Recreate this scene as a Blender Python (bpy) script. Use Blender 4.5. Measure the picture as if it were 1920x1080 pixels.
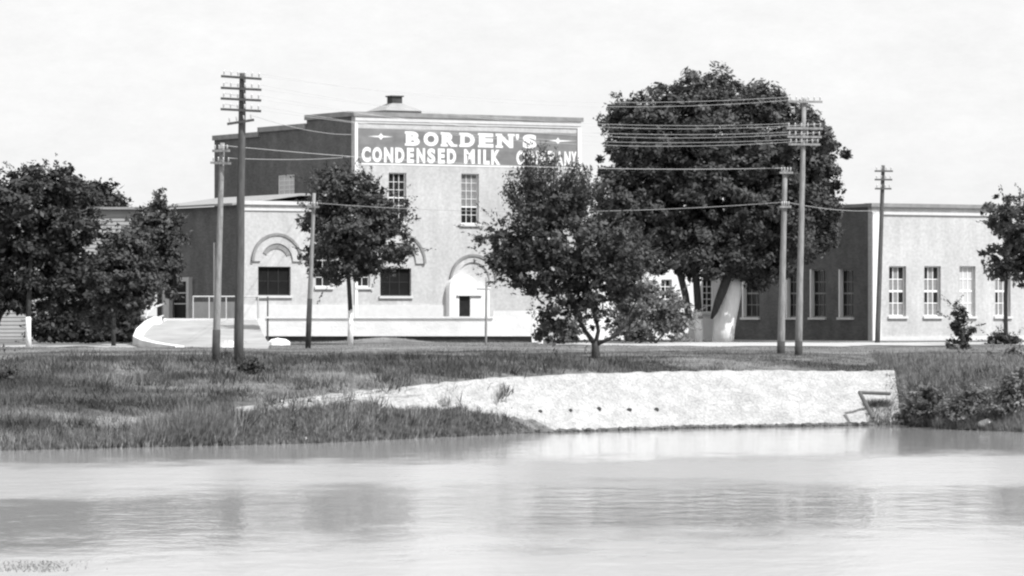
import bpy, math, random
import numpy as np
from mathutils import Vector, Matrix

random.seed(7)
rng = np.random.default_rng(7)
R = math.radians
sc = bpy.context.scene
for o in list(bpy.data.objects):
    bpy.data.objects.remove(o)
col = sc.collection

# ------------------------------------------------------------------ camera
F = 7850.0            # focal length in pixels of the 1920 px wide photograph
HOR = 590.0           # picture row of the horizon
HC = 4.4              # lens height above the pond
cd = bpy.data.cameras.new('camera')
cam = bpy.data.objects.new('camera', cd)
col.objects.link(cam)
cam.location = (0, 0, HC)
cam.rotation_euler = (R(90), 0, 0)
cd.sensor_width = 36
cd.lens = F / 1920 * 36
cd.shift_y = (HOR - 540) / 1920
cd.clip_start = 0.5
cd.clip_end = 9000
sc.camera = cam

# ------------------------------------------------------------------ sky, sun, exposure
SUN_EL, SUN_AZ = R(51), math.atan2(0.80, -0.60)     # azimuth measured from +Y towards +X
w = bpy.data.worlds.new('World')
sc.world = w
w.use_nodes = True
nt = w.node_tree
bg = nt.nodes['Background']
sky = nt.nodes.new('ShaderNodeTexSky')
sky.sky_type = 'NISHITA'
sky.sun_disc = False
sky.sun_elevation = SUN_EL
sky.sun_rotation = SUN_AZ
sky.dust_density = 3.0
sky.air_density = 1.0
bw = nt.nodes.new('ShaderNodeRGBToBW')
nt.links.new(sky.outputs[0], bw.inputs[0])
tc = nt.nodes.new('ShaderNodeTexCoord')
mp = nt.nodes.new('ShaderNodeMapping')
mp.inputs['Scale'].default_value = (1, 1, 2.4)
nt.links.new(tc.outputs['Generated'], mp.inputs[0])
nz = nt.nodes.new('ShaderNodeTexNoise')
nz.inputs['Scale'].default_value = 34
nz.inputs['Detail'].default_value = 9
nz.inputs['Roughness'].default_value = 0.80
nt.links.new(mp.outputs[0], nz.inputs['Vector'])
mr = nt.nodes.new('ShaderNodeMapRange')
mr.inputs[1].default_value = 0.3
mr.inputs[2].default_value = 0.7
mr.inputs[3].default_value = 0.93
mr.inputs[4].default_value = 1.05
nt.links.new(nz.outputs[0], mr.inputs[0])
mu = nt.nodes.new('ShaderNodeMath')
mu.operation = 'MULTIPLY'
nt.links.new(bw.outputs[0], mu.inputs[0])
nt.links.new(mr.outputs[0], mu.inputs[1])
# thin bright overcast in front of the clear sky: mottled white cloud, a little of the blue gradient left
cv = nt.nodes.new('ShaderNodeMath')
cv.operation = 'MULTIPLY'
cv.inputs[1].default_value = 7.25          # cloud radiance in the sky texture's units
nt.links.new(mr.outputs[0], cv.inputs[0])
mxs = nt.nodes.new('ShaderNodeMix')
mxs.data_type = 'FLOAT'
mxs.inputs[0].default_value = 0.86
nt.links.new(mu.outputs[0], mxs.inputs[2])
nt.links.new(cv.outputs[0], mxs.inputs[3])
nt.links.new(mxs.outputs[0], bg.inputs[0])
bg.inputs[1].default_value = 0.11

sd = bpy.data.lights.new('sun', 'SUN')
sd.energy = 4.2
sd.angle = R(0.53)
sd.color = (1, 1, 1)
sun = bpy.data.objects.new('sun', sd)
col.objects.link(sun)
sv = Vector((math.sin(SUN_AZ) * math.cos(SUN_EL), math.cos(SUN_AZ) * math.cos(SUN_EL), math.sin(SUN_EL)))
sun.rotation_euler = sv.to_track_quat('Z', 'Y').to_euler()
sun.location = sv * 300

vs = sc.view_settings
vs.view_transform = 'Standard'
vs.look = 'None'
vs.exposure = 0.40
vs.gamma = 1
sc.cycles.filter_width = 2.3
sc.cycles.max_bounces = 6
sc.cycles.transparent_max_bounces = 4


# ------------------------------------------------------------------ helpers
def P(px, py, Y):
    """the place seen at photograph pixel (px, py), Y metres away"""
    return Vector(((px - 960) / F * Y, Y, HC + (HOR - py) / F * Y))


def PX(px, Y):
    return (px - 960) / F * Y


def ZY(py, Y):
    return HC + (HOR - py) / F * Y


def material(name, base, var=0.25, scale=1.0, stretch=(1, 1, 1), rough=0.85, bump=0.0, bscale=8.0,
             spec=0.3, detail=6.0, trans=0.0, extra=None):
    m = bpy.data.materials.new(name)
    m.use_nodes = True
    t = m.node_tree
    b = t.nodes['Principled BSDF']
    b.inputs['Roughness'].default_value = rough
    b.inputs['Specular IOR Level'].default_value = spec
    c = t.nodes.new('ShaderNodeTexCoord')
    mpn = t.nodes.new('ShaderNodeMapping')
    mpn.inputs['Scale'].default_value = stretch
    t.links.new(c.outputs['Object'], mpn.inputs[0])
    n = t.nodes.new('ShaderNodeTexNoise')
    n.inputs['Scale'].default_value = scale
    n.inputs['Detail'].default_value = detail
    n.inputs['Roughness'].default_value = 0.65
    t.links.new(mpn.outputs[0], n.inputs['Vector'])
    r = t.nodes.new('ShaderNodeMapRange')
    r.inputs[1].default_value = 0.28
    r.inputs[2].default_value = 0.72
    r.inputs[3].default_value = base * (1 - var)
    r.inputs[4].default_value = base * (1 + var)
    t.links.new(n.outputs[0], r.inputs[0])
    out = r.outputs[0]
    if extra:
        out = extra(t, c, out)
    t.links.new(out, b.inputs['Base Color'])
    if bump:
        n2 = t.nodes.new('ShaderNodeTexNoise')
        n2.inputs['Scale'].default_value = bscale
        n2.inputs['Detail'].default_value = 5
        t.links.new(mpn.outputs[0], n2.inputs['Vector'])
        bp = t.nodes.new('ShaderNodeBump')
        bp.inputs['Strength'].default_value = bump
        bp.inputs['Distance'].default_value = 0.1
        t.links.new(n2.outputs[0], bp.inputs['Height'])
        t.links.new(bp.outputs[0], b.inputs['Normal'])
    if trans:
        tr = t.nodes.new('ShaderNodeBsdfTranslucent')
        t.links.new(out, tr.inputs['Color'])
        mx = t.nodes.new('ShaderNodeMixShader')
        mx.inputs[0].default_value = trans
        t.links.new(b.outputs[0], mx.inputs[1])
        t.links.new(tr.outputs[0], mx.inputs[2])
        t.links.new(mx.outputs[0], t.nodes['Material Output'].inputs[0])
    return m


def second_noise(scale, lo, hi, stretch=(1, 1, 1), a=0.35, b_=0.65):
    """multiply the colour by a second, larger noise (patches, stains)"""
    def f(t, c, out):
        mpn = t.nodes.new('ShaderNodeMapping')
        mpn.inputs['Scale'].default_value = stretch
        t.links.new(c.outputs['Object'], mpn.inputs[0])
        n = t.nodes.new('ShaderNodeTexNoise')
        n.inputs['Scale'].default_value = scale
        n.inputs['Detail'].default_value = 4
        t.links.new(mpn.outputs[0], n.inputs['Vector'])
        r = t.nodes.new('ShaderNodeMapRange')
        r.inputs[1].default_value = a
        r.inputs[2].default_value = b_
        r.inputs[3].default_value = lo
        r.inputs[4].default_value = hi
        t.links.new(n.outputs[0], r.inputs[0])
        q = t.nodes.new('ShaderNodeMath')
        q.operation = 'MULTIPLY'
        t.links.new(out, q.inputs[0])
        t.links.new(r.outputs[0], q.inputs[1])
        return q.outputs[0]
    return f


def brick_face(axis, mortar=0.75, lo=0.9, hi=1.1):
    """running-bond brick colour on a wall in the xz (axis 0) or yz (axis 1) plane"""
    def f(t, c, out):
        s = t.nodes.new('ShaderNodeSeparateXYZ')
        t.links.new(c.outputs['Object'], s.inputs[0])
        k = t.nodes.new('ShaderNodeCombineXYZ')
        t.links.new(s.outputs[axis], k.inputs[0])
        t.links.new(s.outputs[2], k.inputs[1])
        br = t.nodes.new('ShaderNodeTexBrick')
        br.inputs['Scale'].default_value = 1
        br.inputs['Brick Width'].default_value = 0.22
        br.inputs['Row Height'].default_value = 0.075
        br.inputs['Mortar Size'].default_value = 0.008
        br.inputs['Color1'].default_value = (lo, lo, lo, 1)
        br.inputs['Color2'].default_value = (hi, hi, hi, 1)
        br.inputs['Mortar'].default_value = (mortar, mortar, mortar, 1)
        t.links.new(k.outputs[0], br.inputs['Vector'])
        q = t.nodes.new('ShaderNodeMath')
        q.operation = 'MULTIPLY'
        t.links.new(out, q.inputs[0])
        t.links.new(br.outputs[0], q.inputs[1])
        mpn = t.nodes.new('ShaderNodeMapping')
        mpn.inputs['Scale'].default_value = (0.9, 0.9, 0.3)
        t.links.new(c.outputs['Object'], mpn.inputs[0])
        n = t.nodes.new('ShaderNodeTexNoise')
        n.inputs['Scale'].default_value = 1.1
        n.inputs['Detail'].default_value = 5
        t.links.new(mpn.outputs[0], n.inputs['Vector'])
        r = t.nodes.new('ShaderNodeMapRange')
        r.inputs[1].default_value = 0.3
        r.inputs[2].default_value = 0.7
        r.inputs[3].default_value = 0.84
        r.inputs[4].default_value = 1.08
        t.links.new(n.outputs[0], r.inputs[0])
        q2 = t.nodes.new('ShaderNodeMath')
        q2.operation = 'MULTIPLY'
        t.links.new(q.outputs[0], q2.inputs[0])
        t.links.new(r.outputs[0], q2.inputs[1])
        return q2.outputs[0]
    return f


M = {}
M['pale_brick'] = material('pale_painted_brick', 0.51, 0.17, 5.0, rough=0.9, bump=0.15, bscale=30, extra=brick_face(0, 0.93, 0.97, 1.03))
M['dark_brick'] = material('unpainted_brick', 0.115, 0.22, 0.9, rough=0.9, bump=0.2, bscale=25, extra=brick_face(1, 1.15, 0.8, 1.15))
M['white_paint'] = material('white_paint', 0.80, 0.06, 2.0, rough=0.7)
M['trim'] = material('pale_trim', 0.60, 0.08, 3.0, rough=0.8)
M['coping'] = material('weathered_coping', 0.24, 0.25, 2.0, rough=0.9)
M['sign_ground'] = material('faded_sign_paint', 0.20, 0.18, 1.2, rough=0.9, extra=second_noise(0.5, 0.85, 1.12, (1, 1, 4)))
M['sign_white'] = material('sign_lettering_paint', 0.80, 0.06, 4.0, rough=0.8)
M['glass'] = material('dark_window_glass', 0.02, 0.3, 3.0, rough=0.2, spec=0.2)
M['glass_pale'] = material('window_glass_with_blind', 0.22, 0.35, 2.5, (1, 1, 2), rough=0.15, spec=0.5)
M['blind'] = material('white_roller_blind', 0.5, 0.06, 2.0, rough=0.6)
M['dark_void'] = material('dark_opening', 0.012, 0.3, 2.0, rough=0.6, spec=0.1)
M['roofing'] = material('grey_felt_roofing', 0.30, 0.15, 1.5, rough=0.9)
M['white_concrete'] = material('whitewashed_concrete', 0.86, 0.08, 1.6, rough=0.85, bump=0.2, bscale=10, extra=second_noise(0.5, 0.92, 1.04, (1, 1, 3)))
M['grey_concrete'] = material('grey_concrete', 0.46, 0.15, 1.2, rough=0.9, bump=0.2, bscale=10)
M['wet_stone'] = material('damp_dark_stone', 0.05, 0.4, 2.0, rough=0.8, bump=0.4, bscale=6)  # dark stone, with the shade at the wall's foot put into its tone
def stone_joints(t, c, out):
    out = second_noise(0.8, 0.88, 1.05, (1, 1, 2))(t, c, out)
    vo = t.nodes.new('ShaderNodeTexVoronoi')
    vo.feature = 'DISTANCE_TO_EDGE'
    vo.inputs['Scale'].default_value = 2.6
    mpn = t.nodes.new('ShaderNodeMapping')
    mpn.inputs['Scale'].default_value = (1, 1.2, 1.2)
    t.links.new(c.outputs['Object'], mpn.inputs[0])
    t.links.new(mpn.outputs[0], vo.inputs['Vector'])
    vc = t.nodes.new('ShaderNodeTexVoronoi')
    vc.inputs['Scale'].default_value = 2.6
    t.links.new(mpn.outputs[0], vc.inputs['Vector'])
    bwn = t.nodes.new('ShaderNodeRGBToBW')
    t.links.new(vc.outputs['Color'], bwn.inputs[0])
    for src, a, b_, lo, hi in ((vo.outputs['Distance'], 0.0, 0.06, 0.80, 1.0), (bwn.outputs[0], 0.2, 0.8, 0.90, 1.07)):
        r = t.nodes.new('ShaderNodeMapRange')
        r.inputs[1].default_value, r.inputs[2].default_value = a, b_
        r.inputs[3].default_value, r.inputs[4].default_value = lo, hi
        t.links.new(src, r.inputs[0])
        q = t.nodes.new('ShaderNodeMath')
        q.operation = 'MULTIPLY'
        t.links.new(out, q.inputs[0])
        t.links.new(r.outputs[0], q.inputs[1])
        out = q.outputs[0]
    return out


M['revetment'] = material('limewashed_stone_paving', 0.385, 0.36, 11.0, rough=0.9, bump=0.6, bscale=9, extra=stone_joints)
M['pole_wood'] = material('weathered_pole_wood', 0.25, 0.4, 3.0, (4, 4, 0.6), rough=0.85)
M['pole_dark'] = material('dark_pole_wood', 0.085, 0.35, 3.0, (4, 4, 0.6), rough=0.85)
M['tar'] = material('tarred_wood', 0.05, 0.4, 4.0, rough=0.8)
M['wire'] = material('pale_galvanised_wire', 0.5, 0.1, 1.0, rough=0.6)
M['insulator'] = material('glass_insulator', 0.4, 0.1, 4.0, rough=0.3)
M['iron'] = material('iron_pipe', 0.10, 0.3, 4.0, rough=0.6)
M['bark'] = material('dark_bark', 0.06, 0.4, 4.0, (3, 3, 0.7), rough=0.95, bump=0.5, bscale=8)
M['whitewash'] = material('whitewashed_bark', 0.84, 0.12, 3.0, (2, 2, 0.6), rough=0.9, bump=0.4, bscale=7)
M['clapboard'] = material('pale_clapboard_paint', 0.36, 0.12, 1.5, (0.6, 0.6, 3), rough=0.85)
M['ramp'] = material('ramp_concrete', 0.33, 0.22, 0.7, rough=0.95, bump=0.2)
M['earth_road'] = material('pale_dirt_road', 0.42, 0.18, 0.8, rough=0.95, bump=0.2)
M['rock'] = material('pale_rock', 0.62, 0.2, 3.0, rough=0.9, bump=0.4)
M['rubble'] = material('mixed_toe_stone', 0.10, 0.8, 2.2, rough=0.9, bump=0.4)
M['leaf'] = material('leaf_mid', 0.08, 0.8, 1.1, rough=0.55, spec=0.15, trans=0.14)
M['leaf_dark'] = material('leaf_dark', 0.055, 0.75, 0.9, rough=0.55, spec=0.15, trans=0.12)
M['leaf_light'] = material('leaf_light', 0.19, 0.75, 0.9, rough=0.6, spec=0.15, trans=0.2)
M['grass_blade'] = material('grass_blade', 0.19, 0.6, 0.45, rough=0.8, spec=0.2, trans=0.25, extra=second_noise(0.3, 0.34, 1.45, (0.6, 1, 1)))
M['lawn'] = material('dry_lawn_blade', 0.27, 0.3, 0.8, rough=0.8, spec=0.2, trans=0.25)
M['reed'] = material('reed_blade', 0.19, 0.85, 5.0, rough=0.7, spec=0.2, trans=0.25)
M['turf'] = material('rough_turf', 0.14, 0.55, 1.6, (0.5, 1, 1), rough=0.95, bump=0.9, bscale=7, extra=second_noise(0.3, 0.34, 1.45, (0.6, 1, 1)))


class MB:
    def __init__(self):
        self.v, self.f = [], []

    def box(self, x0, x1, y0, y1, z0, z1, rz=0.0, c=None, mat4=None):
        n = len(self.v)
        pts = [(x0, y0, z0), (x1, y0, z0), (x1, y1, z0), (x0, y1, z0), (x0, y0, z1), (x1, y0, z1), (x1, y1, z1), (x0, y1, z1)]
        if mat4 is not None:
            pts = [tuple(mat4 @ Vector(p)) for p in pts]
        self.v += pts
        self.f += [(n + a, n + b, n + c_, n + d) for a, b, c_, d in
                   ((0, 3, 2, 1), (4, 5, 6, 7), (0, 1, 5, 4), (1, 2, 6, 5), (2, 3, 7, 6), (3, 0, 4, 7))]
        return self

    def tube(self, pts, rad, sides=8, caps=True, wob=0.0):
        pts = [Vector(p) for p in pts]
        n0 = len(self.v)
        k = len(pts)
        if not hasattr(rad, '__len__'):
            rad = [rad] * k
        for i, p in enumerate(pts):
            d = (pts[min(i + 1, k - 1)] - pts[max(i - 1, 0)]).normalized()
            a = d.cross(Vector((0.31, 0.87, 0.12)))
            if a.length < 1e-3:
                a = d.cross(Vector((1, 0, 0)))
            a.normalize()
            b = d.cross(a)
            for j in range(sides):
                t = 2 * math.pi * j / sides
                rr = rad[i] * (1 + wob * random.uniform(-1, 1))
                self.v.append(tuple(p + (a * math.cos(t) + b * math.sin(t)) * rr))
        for i in range(k - 1):
            for j in range(sides):
                a_, b_ = n0 + i * sides + j, n0 + i * sides + (j + 1) % sides
                self.f.append((a_, b_, b_ + sides, a_ + sides))
        if caps:
            self.f.append(tuple(n0 + j for j in range(sides))[::-1])
            self.f.append(tuple(n0 + (k - 1) * sides + j for j in range(sides)))
        return self

    def quad(self, *p):
        n = len(self.v)
        self.v += [tuple(q) for q in p]
        self.f.append(tuple(range(n, n + len(p))))
        return self

    def mesh(self, name):
        me = bpy.data.meshes.new(name)
        me.from_pydata(self.v, [], self.f)
        me.update()
        return me

    def build(self, name, mat, parent=None, smooth=False, loc=None):
        me = self.mesh(name)
        me.materials.append(mat)
        if smooth:
            me.polygons.foreach_set('use_smooth', [True] * len(me.polygons))
        return link(name, me, parent, loc)


def link(name, me, parent=None, loc=None):
    o = bpy.data.objects.new(name, me)
    col.objects.link(o)
    if parent is not None:
        o.parent = parent
    if loc is not None:
        o.location = loc
    return o


def tag(o, label=None, cat=None, group=None, kind=None):
    if label:
        o['label'] = label
    if cat:
        o['category'] = cat
    if group:
        o['group'] = group
    if kind:
        o['kind'] = kind
    return o


def empty(name, loc=(0, 0, 0), rz=0.0):
    o = bpy.data.objects.new(name, None)
    o.empty_display_size = 0.5
    col.objects.link(o)
    o.location = loc
    o.rotation_euler = (0, 0, rz)
    return o


def np_mesh(name, verts, nper, mat):
    """many separate little polygons of nper corners each"""
    verts = np.asarray(verts, dtype=np.float32).reshape(-1, 3)
    nv = len(verts)
    nf = nv // nper
    me = bpy.data.meshes.new(name)
    me.vertices.add(nv)
    me.vertices.foreach_set('co', verts.ravel())
    me.loops.add(nv)
    me.loops.foreach_set('vertex_index', np.arange(nv, dtype=np.int32))
    me.polygons.add(nf)
    me.polygons.foreach_set('loop_start', np.arange(0, nv, nper, dtype=np.int32))
    me.polygons.foreach_set('loop_total', np.full(nf, nper, dtype=np.int32))
    me.materials.append(mat)
    me.update(calc_edges=True)
    me.validate()
    return me


# ------------------------------------------------------------------ terrain, pond, road
SHX = [(-2400, 846), (-400, 846), (0, 845), (300, 838), (600, 830), (820, 820), (1000, 812), (1300, 803), (1600, 798), (1690, 797), (1800, 806), (1920, 810), (2600, 812)]
_s = [(PX(a, HC * F / (b - HOR)), HC * F / (b - HOR)) for a, b in SHX]
SX, SY = np.array([a for a, b in _s]), np.array([b for a, b in _s])
# height of the bank 3 m behind the water's edge (top of the stone paving where there is one)
TPX = [(-2400, .65), (-400, .65), (0, .65), (300, .85), (430, 1.20), (720, 1.62), (900, 1.90), (1100, 2.02), (1400, 2.06), (1680, 1.98), (1730, 1.3), (1920, 1.2), (2600, 1.2)]
SPX, SPD = [a for a, b in SHX], [HC * F / (b - HOR) for a, b in SHX]
DP = lambda a: float(np.interp(a, SPX, SPD)) + 2.5
TX, TZ = np.array([PX(a, DP(a)) for a, b in TPX]), np.array([b for a, b in TPX])
RPX = [(-2400, 20.), (0, 20.), (430, 16.), (720, 12.), (1000, 9.), (1400, 8.), (1700, 12.), (2600, 14.)]
RX, RR = np.array([PX(a, DP(a)) for a, b in RPX]), np.array([b for a, b in RPX])


def vnoise(x, y, s, seed=0):
    """cheap smooth value noise in [-1, 1]"""
    r = np.random.default_rng(seed)
    tab = r.uniform(-1, 1, (64, 64))
    xs, ys = np.asarray(x) / s, np.asarray(y) / s
    xi, yi = np.floor(xs).astype(int), np.floor(ys).astype(int)
    fx, fy = xs - xi, ys - yi
    fx, fy = fx * fx * (3 - 2 * fx), fy * fy * (3 - 2 * fy)
    g = lambda a, b: tab[a % 64, b % 64]
    return (g(xi, yi) * (1 - fx) + g(xi + 1, yi) * fx) * (1 - fy) + (g(xi, yi + 1) * (1 - fx) + g(xi + 1, yi + 1) * fx) * fy


def ground_z(x, y):
    x, y = np.broadcast_arrays(np.asarray(x, float), np.asarray(y, float))
    s = np.interp(x, SX, SY)
    zt = np.interp(x, TX, TZ)
    rr = np.interp(x, RX, RR)
    pl = np.interp(y, [130, 157, 172, 180, 195, 235, 320, 1500], [2.3, 2.46, 2.6, 2.68, 2.8, 2.88, 2.9, 3.0])
    d = y - s
    z = np.where(d < 0, np.maximum(d * 0.35, -1.4), np.where(d < 3, zt * d / 3, 0))
    t = np.clip((d - 3) / (rr - 3), 0, 1)
    z = np.where(d >= 3, zt + (pl - zt) * (t * (1.6 - 0.6 * t)), z)
    near = np.clip((24 - y) / 12, 0, 1)
    z = np.where(y < 30, np.maximum(z, -1.4 + near * 4.1), z)
    z = z + np.where((d > 3.2) & (y < 300), 0.05 * vnoise(x, y, 1.7, 1) + 0.07 * vnoise(x, y, 5.0, 2), 0) * np.clip((235 - y) / 30, 0.1, 1)
    z = z + .30 * np.exp(-((x - PX(722, 229)) / 2.0) ** 2 - ((y - 229.0) / 1.6) ** 2)      # little grassed mound before the wall
    return z


def gz(x, y):
    return float(ground_z(x, y))


xs = np.concatenate([[-3000, -1200, -500, -220, -120, -80], np.arange(-56, 56.1, 0.5), [80, 120, 220, 500, 1200, 3000]])
ys = np.concatenate([[-400, -100, -20, 0, 8, 14, 20, 26, 40, 70, 100, 120], np.arange(128, 185, 0.45), np.arange(185, 262, 2.0), [280, 320, 400, 600, 1000, 2000, 4000]])
X, Y = np.meshgrid(xs, ys)
Z = ground_z(X, Y)
nx, ny = len(xs), len(ys)
idx = np.arange(nx * ny).reshape(ny, nx)
faces = np.stack([idx[:-1, :-1], idx[:-1, 1:], idx[1:, 1:], idx[1:, :-1]], -1).reshape(-1, 4)
me = bpy.data.meshes.new('ground')
me.from_pydata(np.stack([X, Y, Z], -1).reshape(-1, 3).tolist(), [], faces.tolist())
me.materials.append(M['turf'])
me.polygons.foreach_set('use_smooth', [True] * len(me.polygons))
tag(link('ground', me), kind='structure')


def water_mat():
    m = bpy.data.materials.new('pond_water')
    m.use_nodes = True
    t = m.node_tree
    b = t.nodes['Principled BSDF']
    b.inputs['Base Color'].default_value = (0.38, 0.38, 0.38, 1)      # milky, silty pond
    b.inputs['IOR'].default_value = 1.60
    g = t.nodes.new('ShaderNodeTexCoord')

    def noise(sx, sy, detail, rough=.6):
        mpn = t.nodes.new('ShaderNodeMapping')
        mpn.inputs['Scale'].default_value = (sx, sy, 1)
        t.links.new(g.outputs['Object'], mpn.inputs[0])
        n = t.nodes.new('ShaderNodeTexNoise')
        n.inputs['Scale'].default_value = 1.0
        n.inputs['Detail'].default_value = detail
        n.inputs['Roughness'].default_value = rough
        t.links.new(mpn.outputs[0], n.inputs['Vector'])
        return n.outputs[0]

    def math_(op, a, b_, c=None):
        q = t.nodes.new('ShaderNodeMath')
        q.operation = op
        for i_, v in enumerate((a, b_, c)):
            if v is None:
                continue
            if isinstance(v, (int, float)):
                q.inputs[i_].default_value = v
            else:
                t.links.new(v, q.inputs[i_])
        return q.outputs[0]

    s_ = t.nodes.new('ShaderNodeSeparateXYZ')
    t.links.new(g.outputs['Object'], s_.inputs[0])
    # how far the wind reaches: ruffled open water between calmer, sheltered strips
    yy = math_('MULTIPLY_ADD', noise(.06, .05, 5), 30.0, s_.outputs[1])
    yy = math_('MULTIPLY_ADD', noise(.45, .22, 5), 20.0, yy)
    yy = math_('MULTIPLY_ADD', s_.outputs[0], -.30, yy)
    rp = t.nodes.new('ShaderNodeMapRange')
    rp.inputs[1].default_value = 60
    rp.inputs[2].default_value = 200
    t.links.new(yy, rp.inputs[0])
    cr = t.nodes.new('ShaderNodeValToRGB')
    cr.color_ramp.interpolation = 'EASE'
    e = cr.color_ramp.elements
    off = 25
    f = lambda q: (q + off - 60) / 140.0
    keys = [(60, 1.0), (76, .95), (88, .22), (99, .22), (112, .9), (122, .9), (133, .10), (170, .05)]
    e[0].position, e[0].color = f(keys[0][0]), (keys[0][1],) * 3 + (1,)
    e[1].position, e[1].color = f(keys[-1][0]), (keys[-1][1],) * 3 + (1,)
    for q, vv in keys[1:-1]:
        k = e.new(f(q))
        k.color = (vv,) * 3 + (1,)
    t.links.new(rp.outputs[0], cr.inputs[0])
    wind = cr.outputs[0]
    t.links.new(math_('MULTIPLY_ADD', wind, .18, .05), b.inputs['Roughness'])
    # ripples: long low swells, wavelets, fine chop
    h = math_('MULTIPLY', noise(.55, .42, 3), .055)
    h = math_('MULTIPLY_ADD', noise(1.5, .9, 3), .030, h)
    h2 = math_('MULTIPLY', noise(5.0, 3.0, 2), .012)
    h = math_('ADD', math_('MULTIPLY', h, math_('MULTIPLY_ADD', wind, .60, .40)), math_('MULTIPLY', h2, math_('MULTIPLY_ADD', wind, .8, .2)))
    bp = t.nodes.new('ShaderNodeBump')
    bp.inputs['Strength'].default_value = 1.0
    bp.inputs['Distance'].default_value = 1.0
    t.links.new(h, bp.inputs['Height'])
    t.links.new(bp.outputs[0], b.inputs['Normal'])
    return m


tag(MB().quad((-2000, 8, 0), (2000, 8, 0), (2000, 190, 0), (-2000, 190, 0)).build('pond_water', water_mat()), kind='structure')


def strip(name, pts_near, pts_far, lift, mat, seg=60):
    """a sheet between two world polylines (x, y), laid on the ground"""
    pn, pf = np.array(pts_near, float), np.array(pts_far, float)
    t = np.linspace(0, 1, seg)
    ip = lambda p: np.stack([np.interp(t * (len(p) - 1), range(len(p)), p[:, i]) for i in (0, 1)], -1)
    a, b = ip(pn), ip(pf)
    rows = 7
    V = []
    for j in range(rows):
        q = a + (b - a) * j / (rows - 1)
        if j in (0, rows - 1):
            q = q + np.stack([np.zeros(seg), 0.9 * vnoise(q[:, 0], q[:, 1], 1.5, 5 + j)], -1)
        z = ground_z(q[:, 0], q[:, 1]) + lift
        V += np.column_stack([q, z]).tolist()
    Fc = [(j * seg + i, j * seg + i + 1, (j + 1) * seg + i + 1, (j + 1) * seg + i) for j in range(rows - 1) for i in range(seg - 1)]
    me = bpy.data.meshes.new(name)
    me.from_pydata(V, [], Fc)
    me.materials.append(mat)
    return tag(link(name, me), kind='structure')


strip('dirt_road', [(PX(1040, 216), 216), (PX(1300, 209), 209), (PX(1700, 208), 208), (60, 210)],
      [(PX(1040, 222), 222), (PX(1300, 227), 227), (PX(1700, 228), 228), (60, 230)], 0.03, M['earth_road'])
strip('gravel_path', [(-60, 203), (PX(60, 203), 203), (PX(300, 202), 202)], [(-60, 209), (PX(60, 209), 209), (PX(300, 212), 212)], 0.03, M['earth_road'])


# ------------------------------------------------------------------ buildings
class Frame:
    def __init__(self, px, Yd, ang):
        self.O = Vector((PX(px, Yd), Yd, 0))
        self.a = ang
        self.ux, self.uy = math.cos(ang), math.sin(ang)

    def front(self, px, py, yl=0.0):
        k = (px - 960) / F
        ox, oy = self.O.x - self.uy * yl, self.O.y + self.ux * yl
        u = (k * oy - ox) / (self.ux - k * self.uy)
        Yd = oy + self.uy * u
        return u, ZY(py, Yd)

    def side(self, px, py, xl=0.0):
        k = (px - 960) / F
        ox, oy = self.O.x + self.ux * xl, self.O.y + self.uy * xl
        v = (k * oy - ox) / (-self.uy - k * self.ux)
        Yd = oy + self.ux * v
        return v, ZY(py, Yd)

    def world(self, x, y, z):
        return Vector((self.O.x + self.ux * x - self.uy * y, self.O.y + self.uy * x + self.ux * y, z))


def fmap(yl):      # front wall: s -> x, d (inward) -> +y
    return lambda s, d, z: (s, yl + d, z)


def smap(xl):      # side wall facing -x: s -> y, d (inward) -> +x
    return lambda s, d, z: (xl + d, s, z)


def wall(name, mp_, s0, s1, z0, z1, th, openings, mat, parent):
    ss = sorted({s0, s1, *[o[0] for o in openings], *[o[1] for o in openings]})
    zs = sorted({z0, z1, *[o[2] for o in openings], *[o[3] for o in openings]})
    b = MB()
    for i in range(len(ss) - 1):
        for j in range(len(zs) - 1):
            a0, a1, c0, c1 = ss[i], ss[i + 1], zs[j], zs[j + 1]
            cx, cz = (a0 + a1) / 2, (c0 + c1) / 2
            if any(o[0] < cx < o[1] and o[2] < cz < o[3] for o in openings):
                continue
            for d in (0, th):
                b.quad(mp_(a0, d, c0), mp_(a1, d, c0), mp_(a1, d, c1), mp_(a0, d, c1))
    for (a0, a1, c0, c1) in list(openings) + [(s0, s1, z0, z1)]:
        for (p, q) in (((a0, c0), (a1, c0)), ((a1, c0), (a1, c1)), ((a1, c1), (a0, c1)), ((a0, c1), (a0, c0))):
            b.quad(mp_(p[0], 0, p[1]), mp_(q[0], 0, q[1]), mp_(q[0], th, q[1]), mp_(p[0], th, p[1]))
    return b.build(name, mat, parent)


def mbox(b, mp_, s0, s1, d0, d1, z0, z1):
    p, q = mp_(s0, d0, z0), mp_(s1, d1, z1)
    b.box(min(p[0], q[0]), max(p[0], q[0]), min(p[1], q[1]), max(p[1], q[1]), min(p[2], q[2]), max(p[2], q[2]))


_pane = {}


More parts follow.
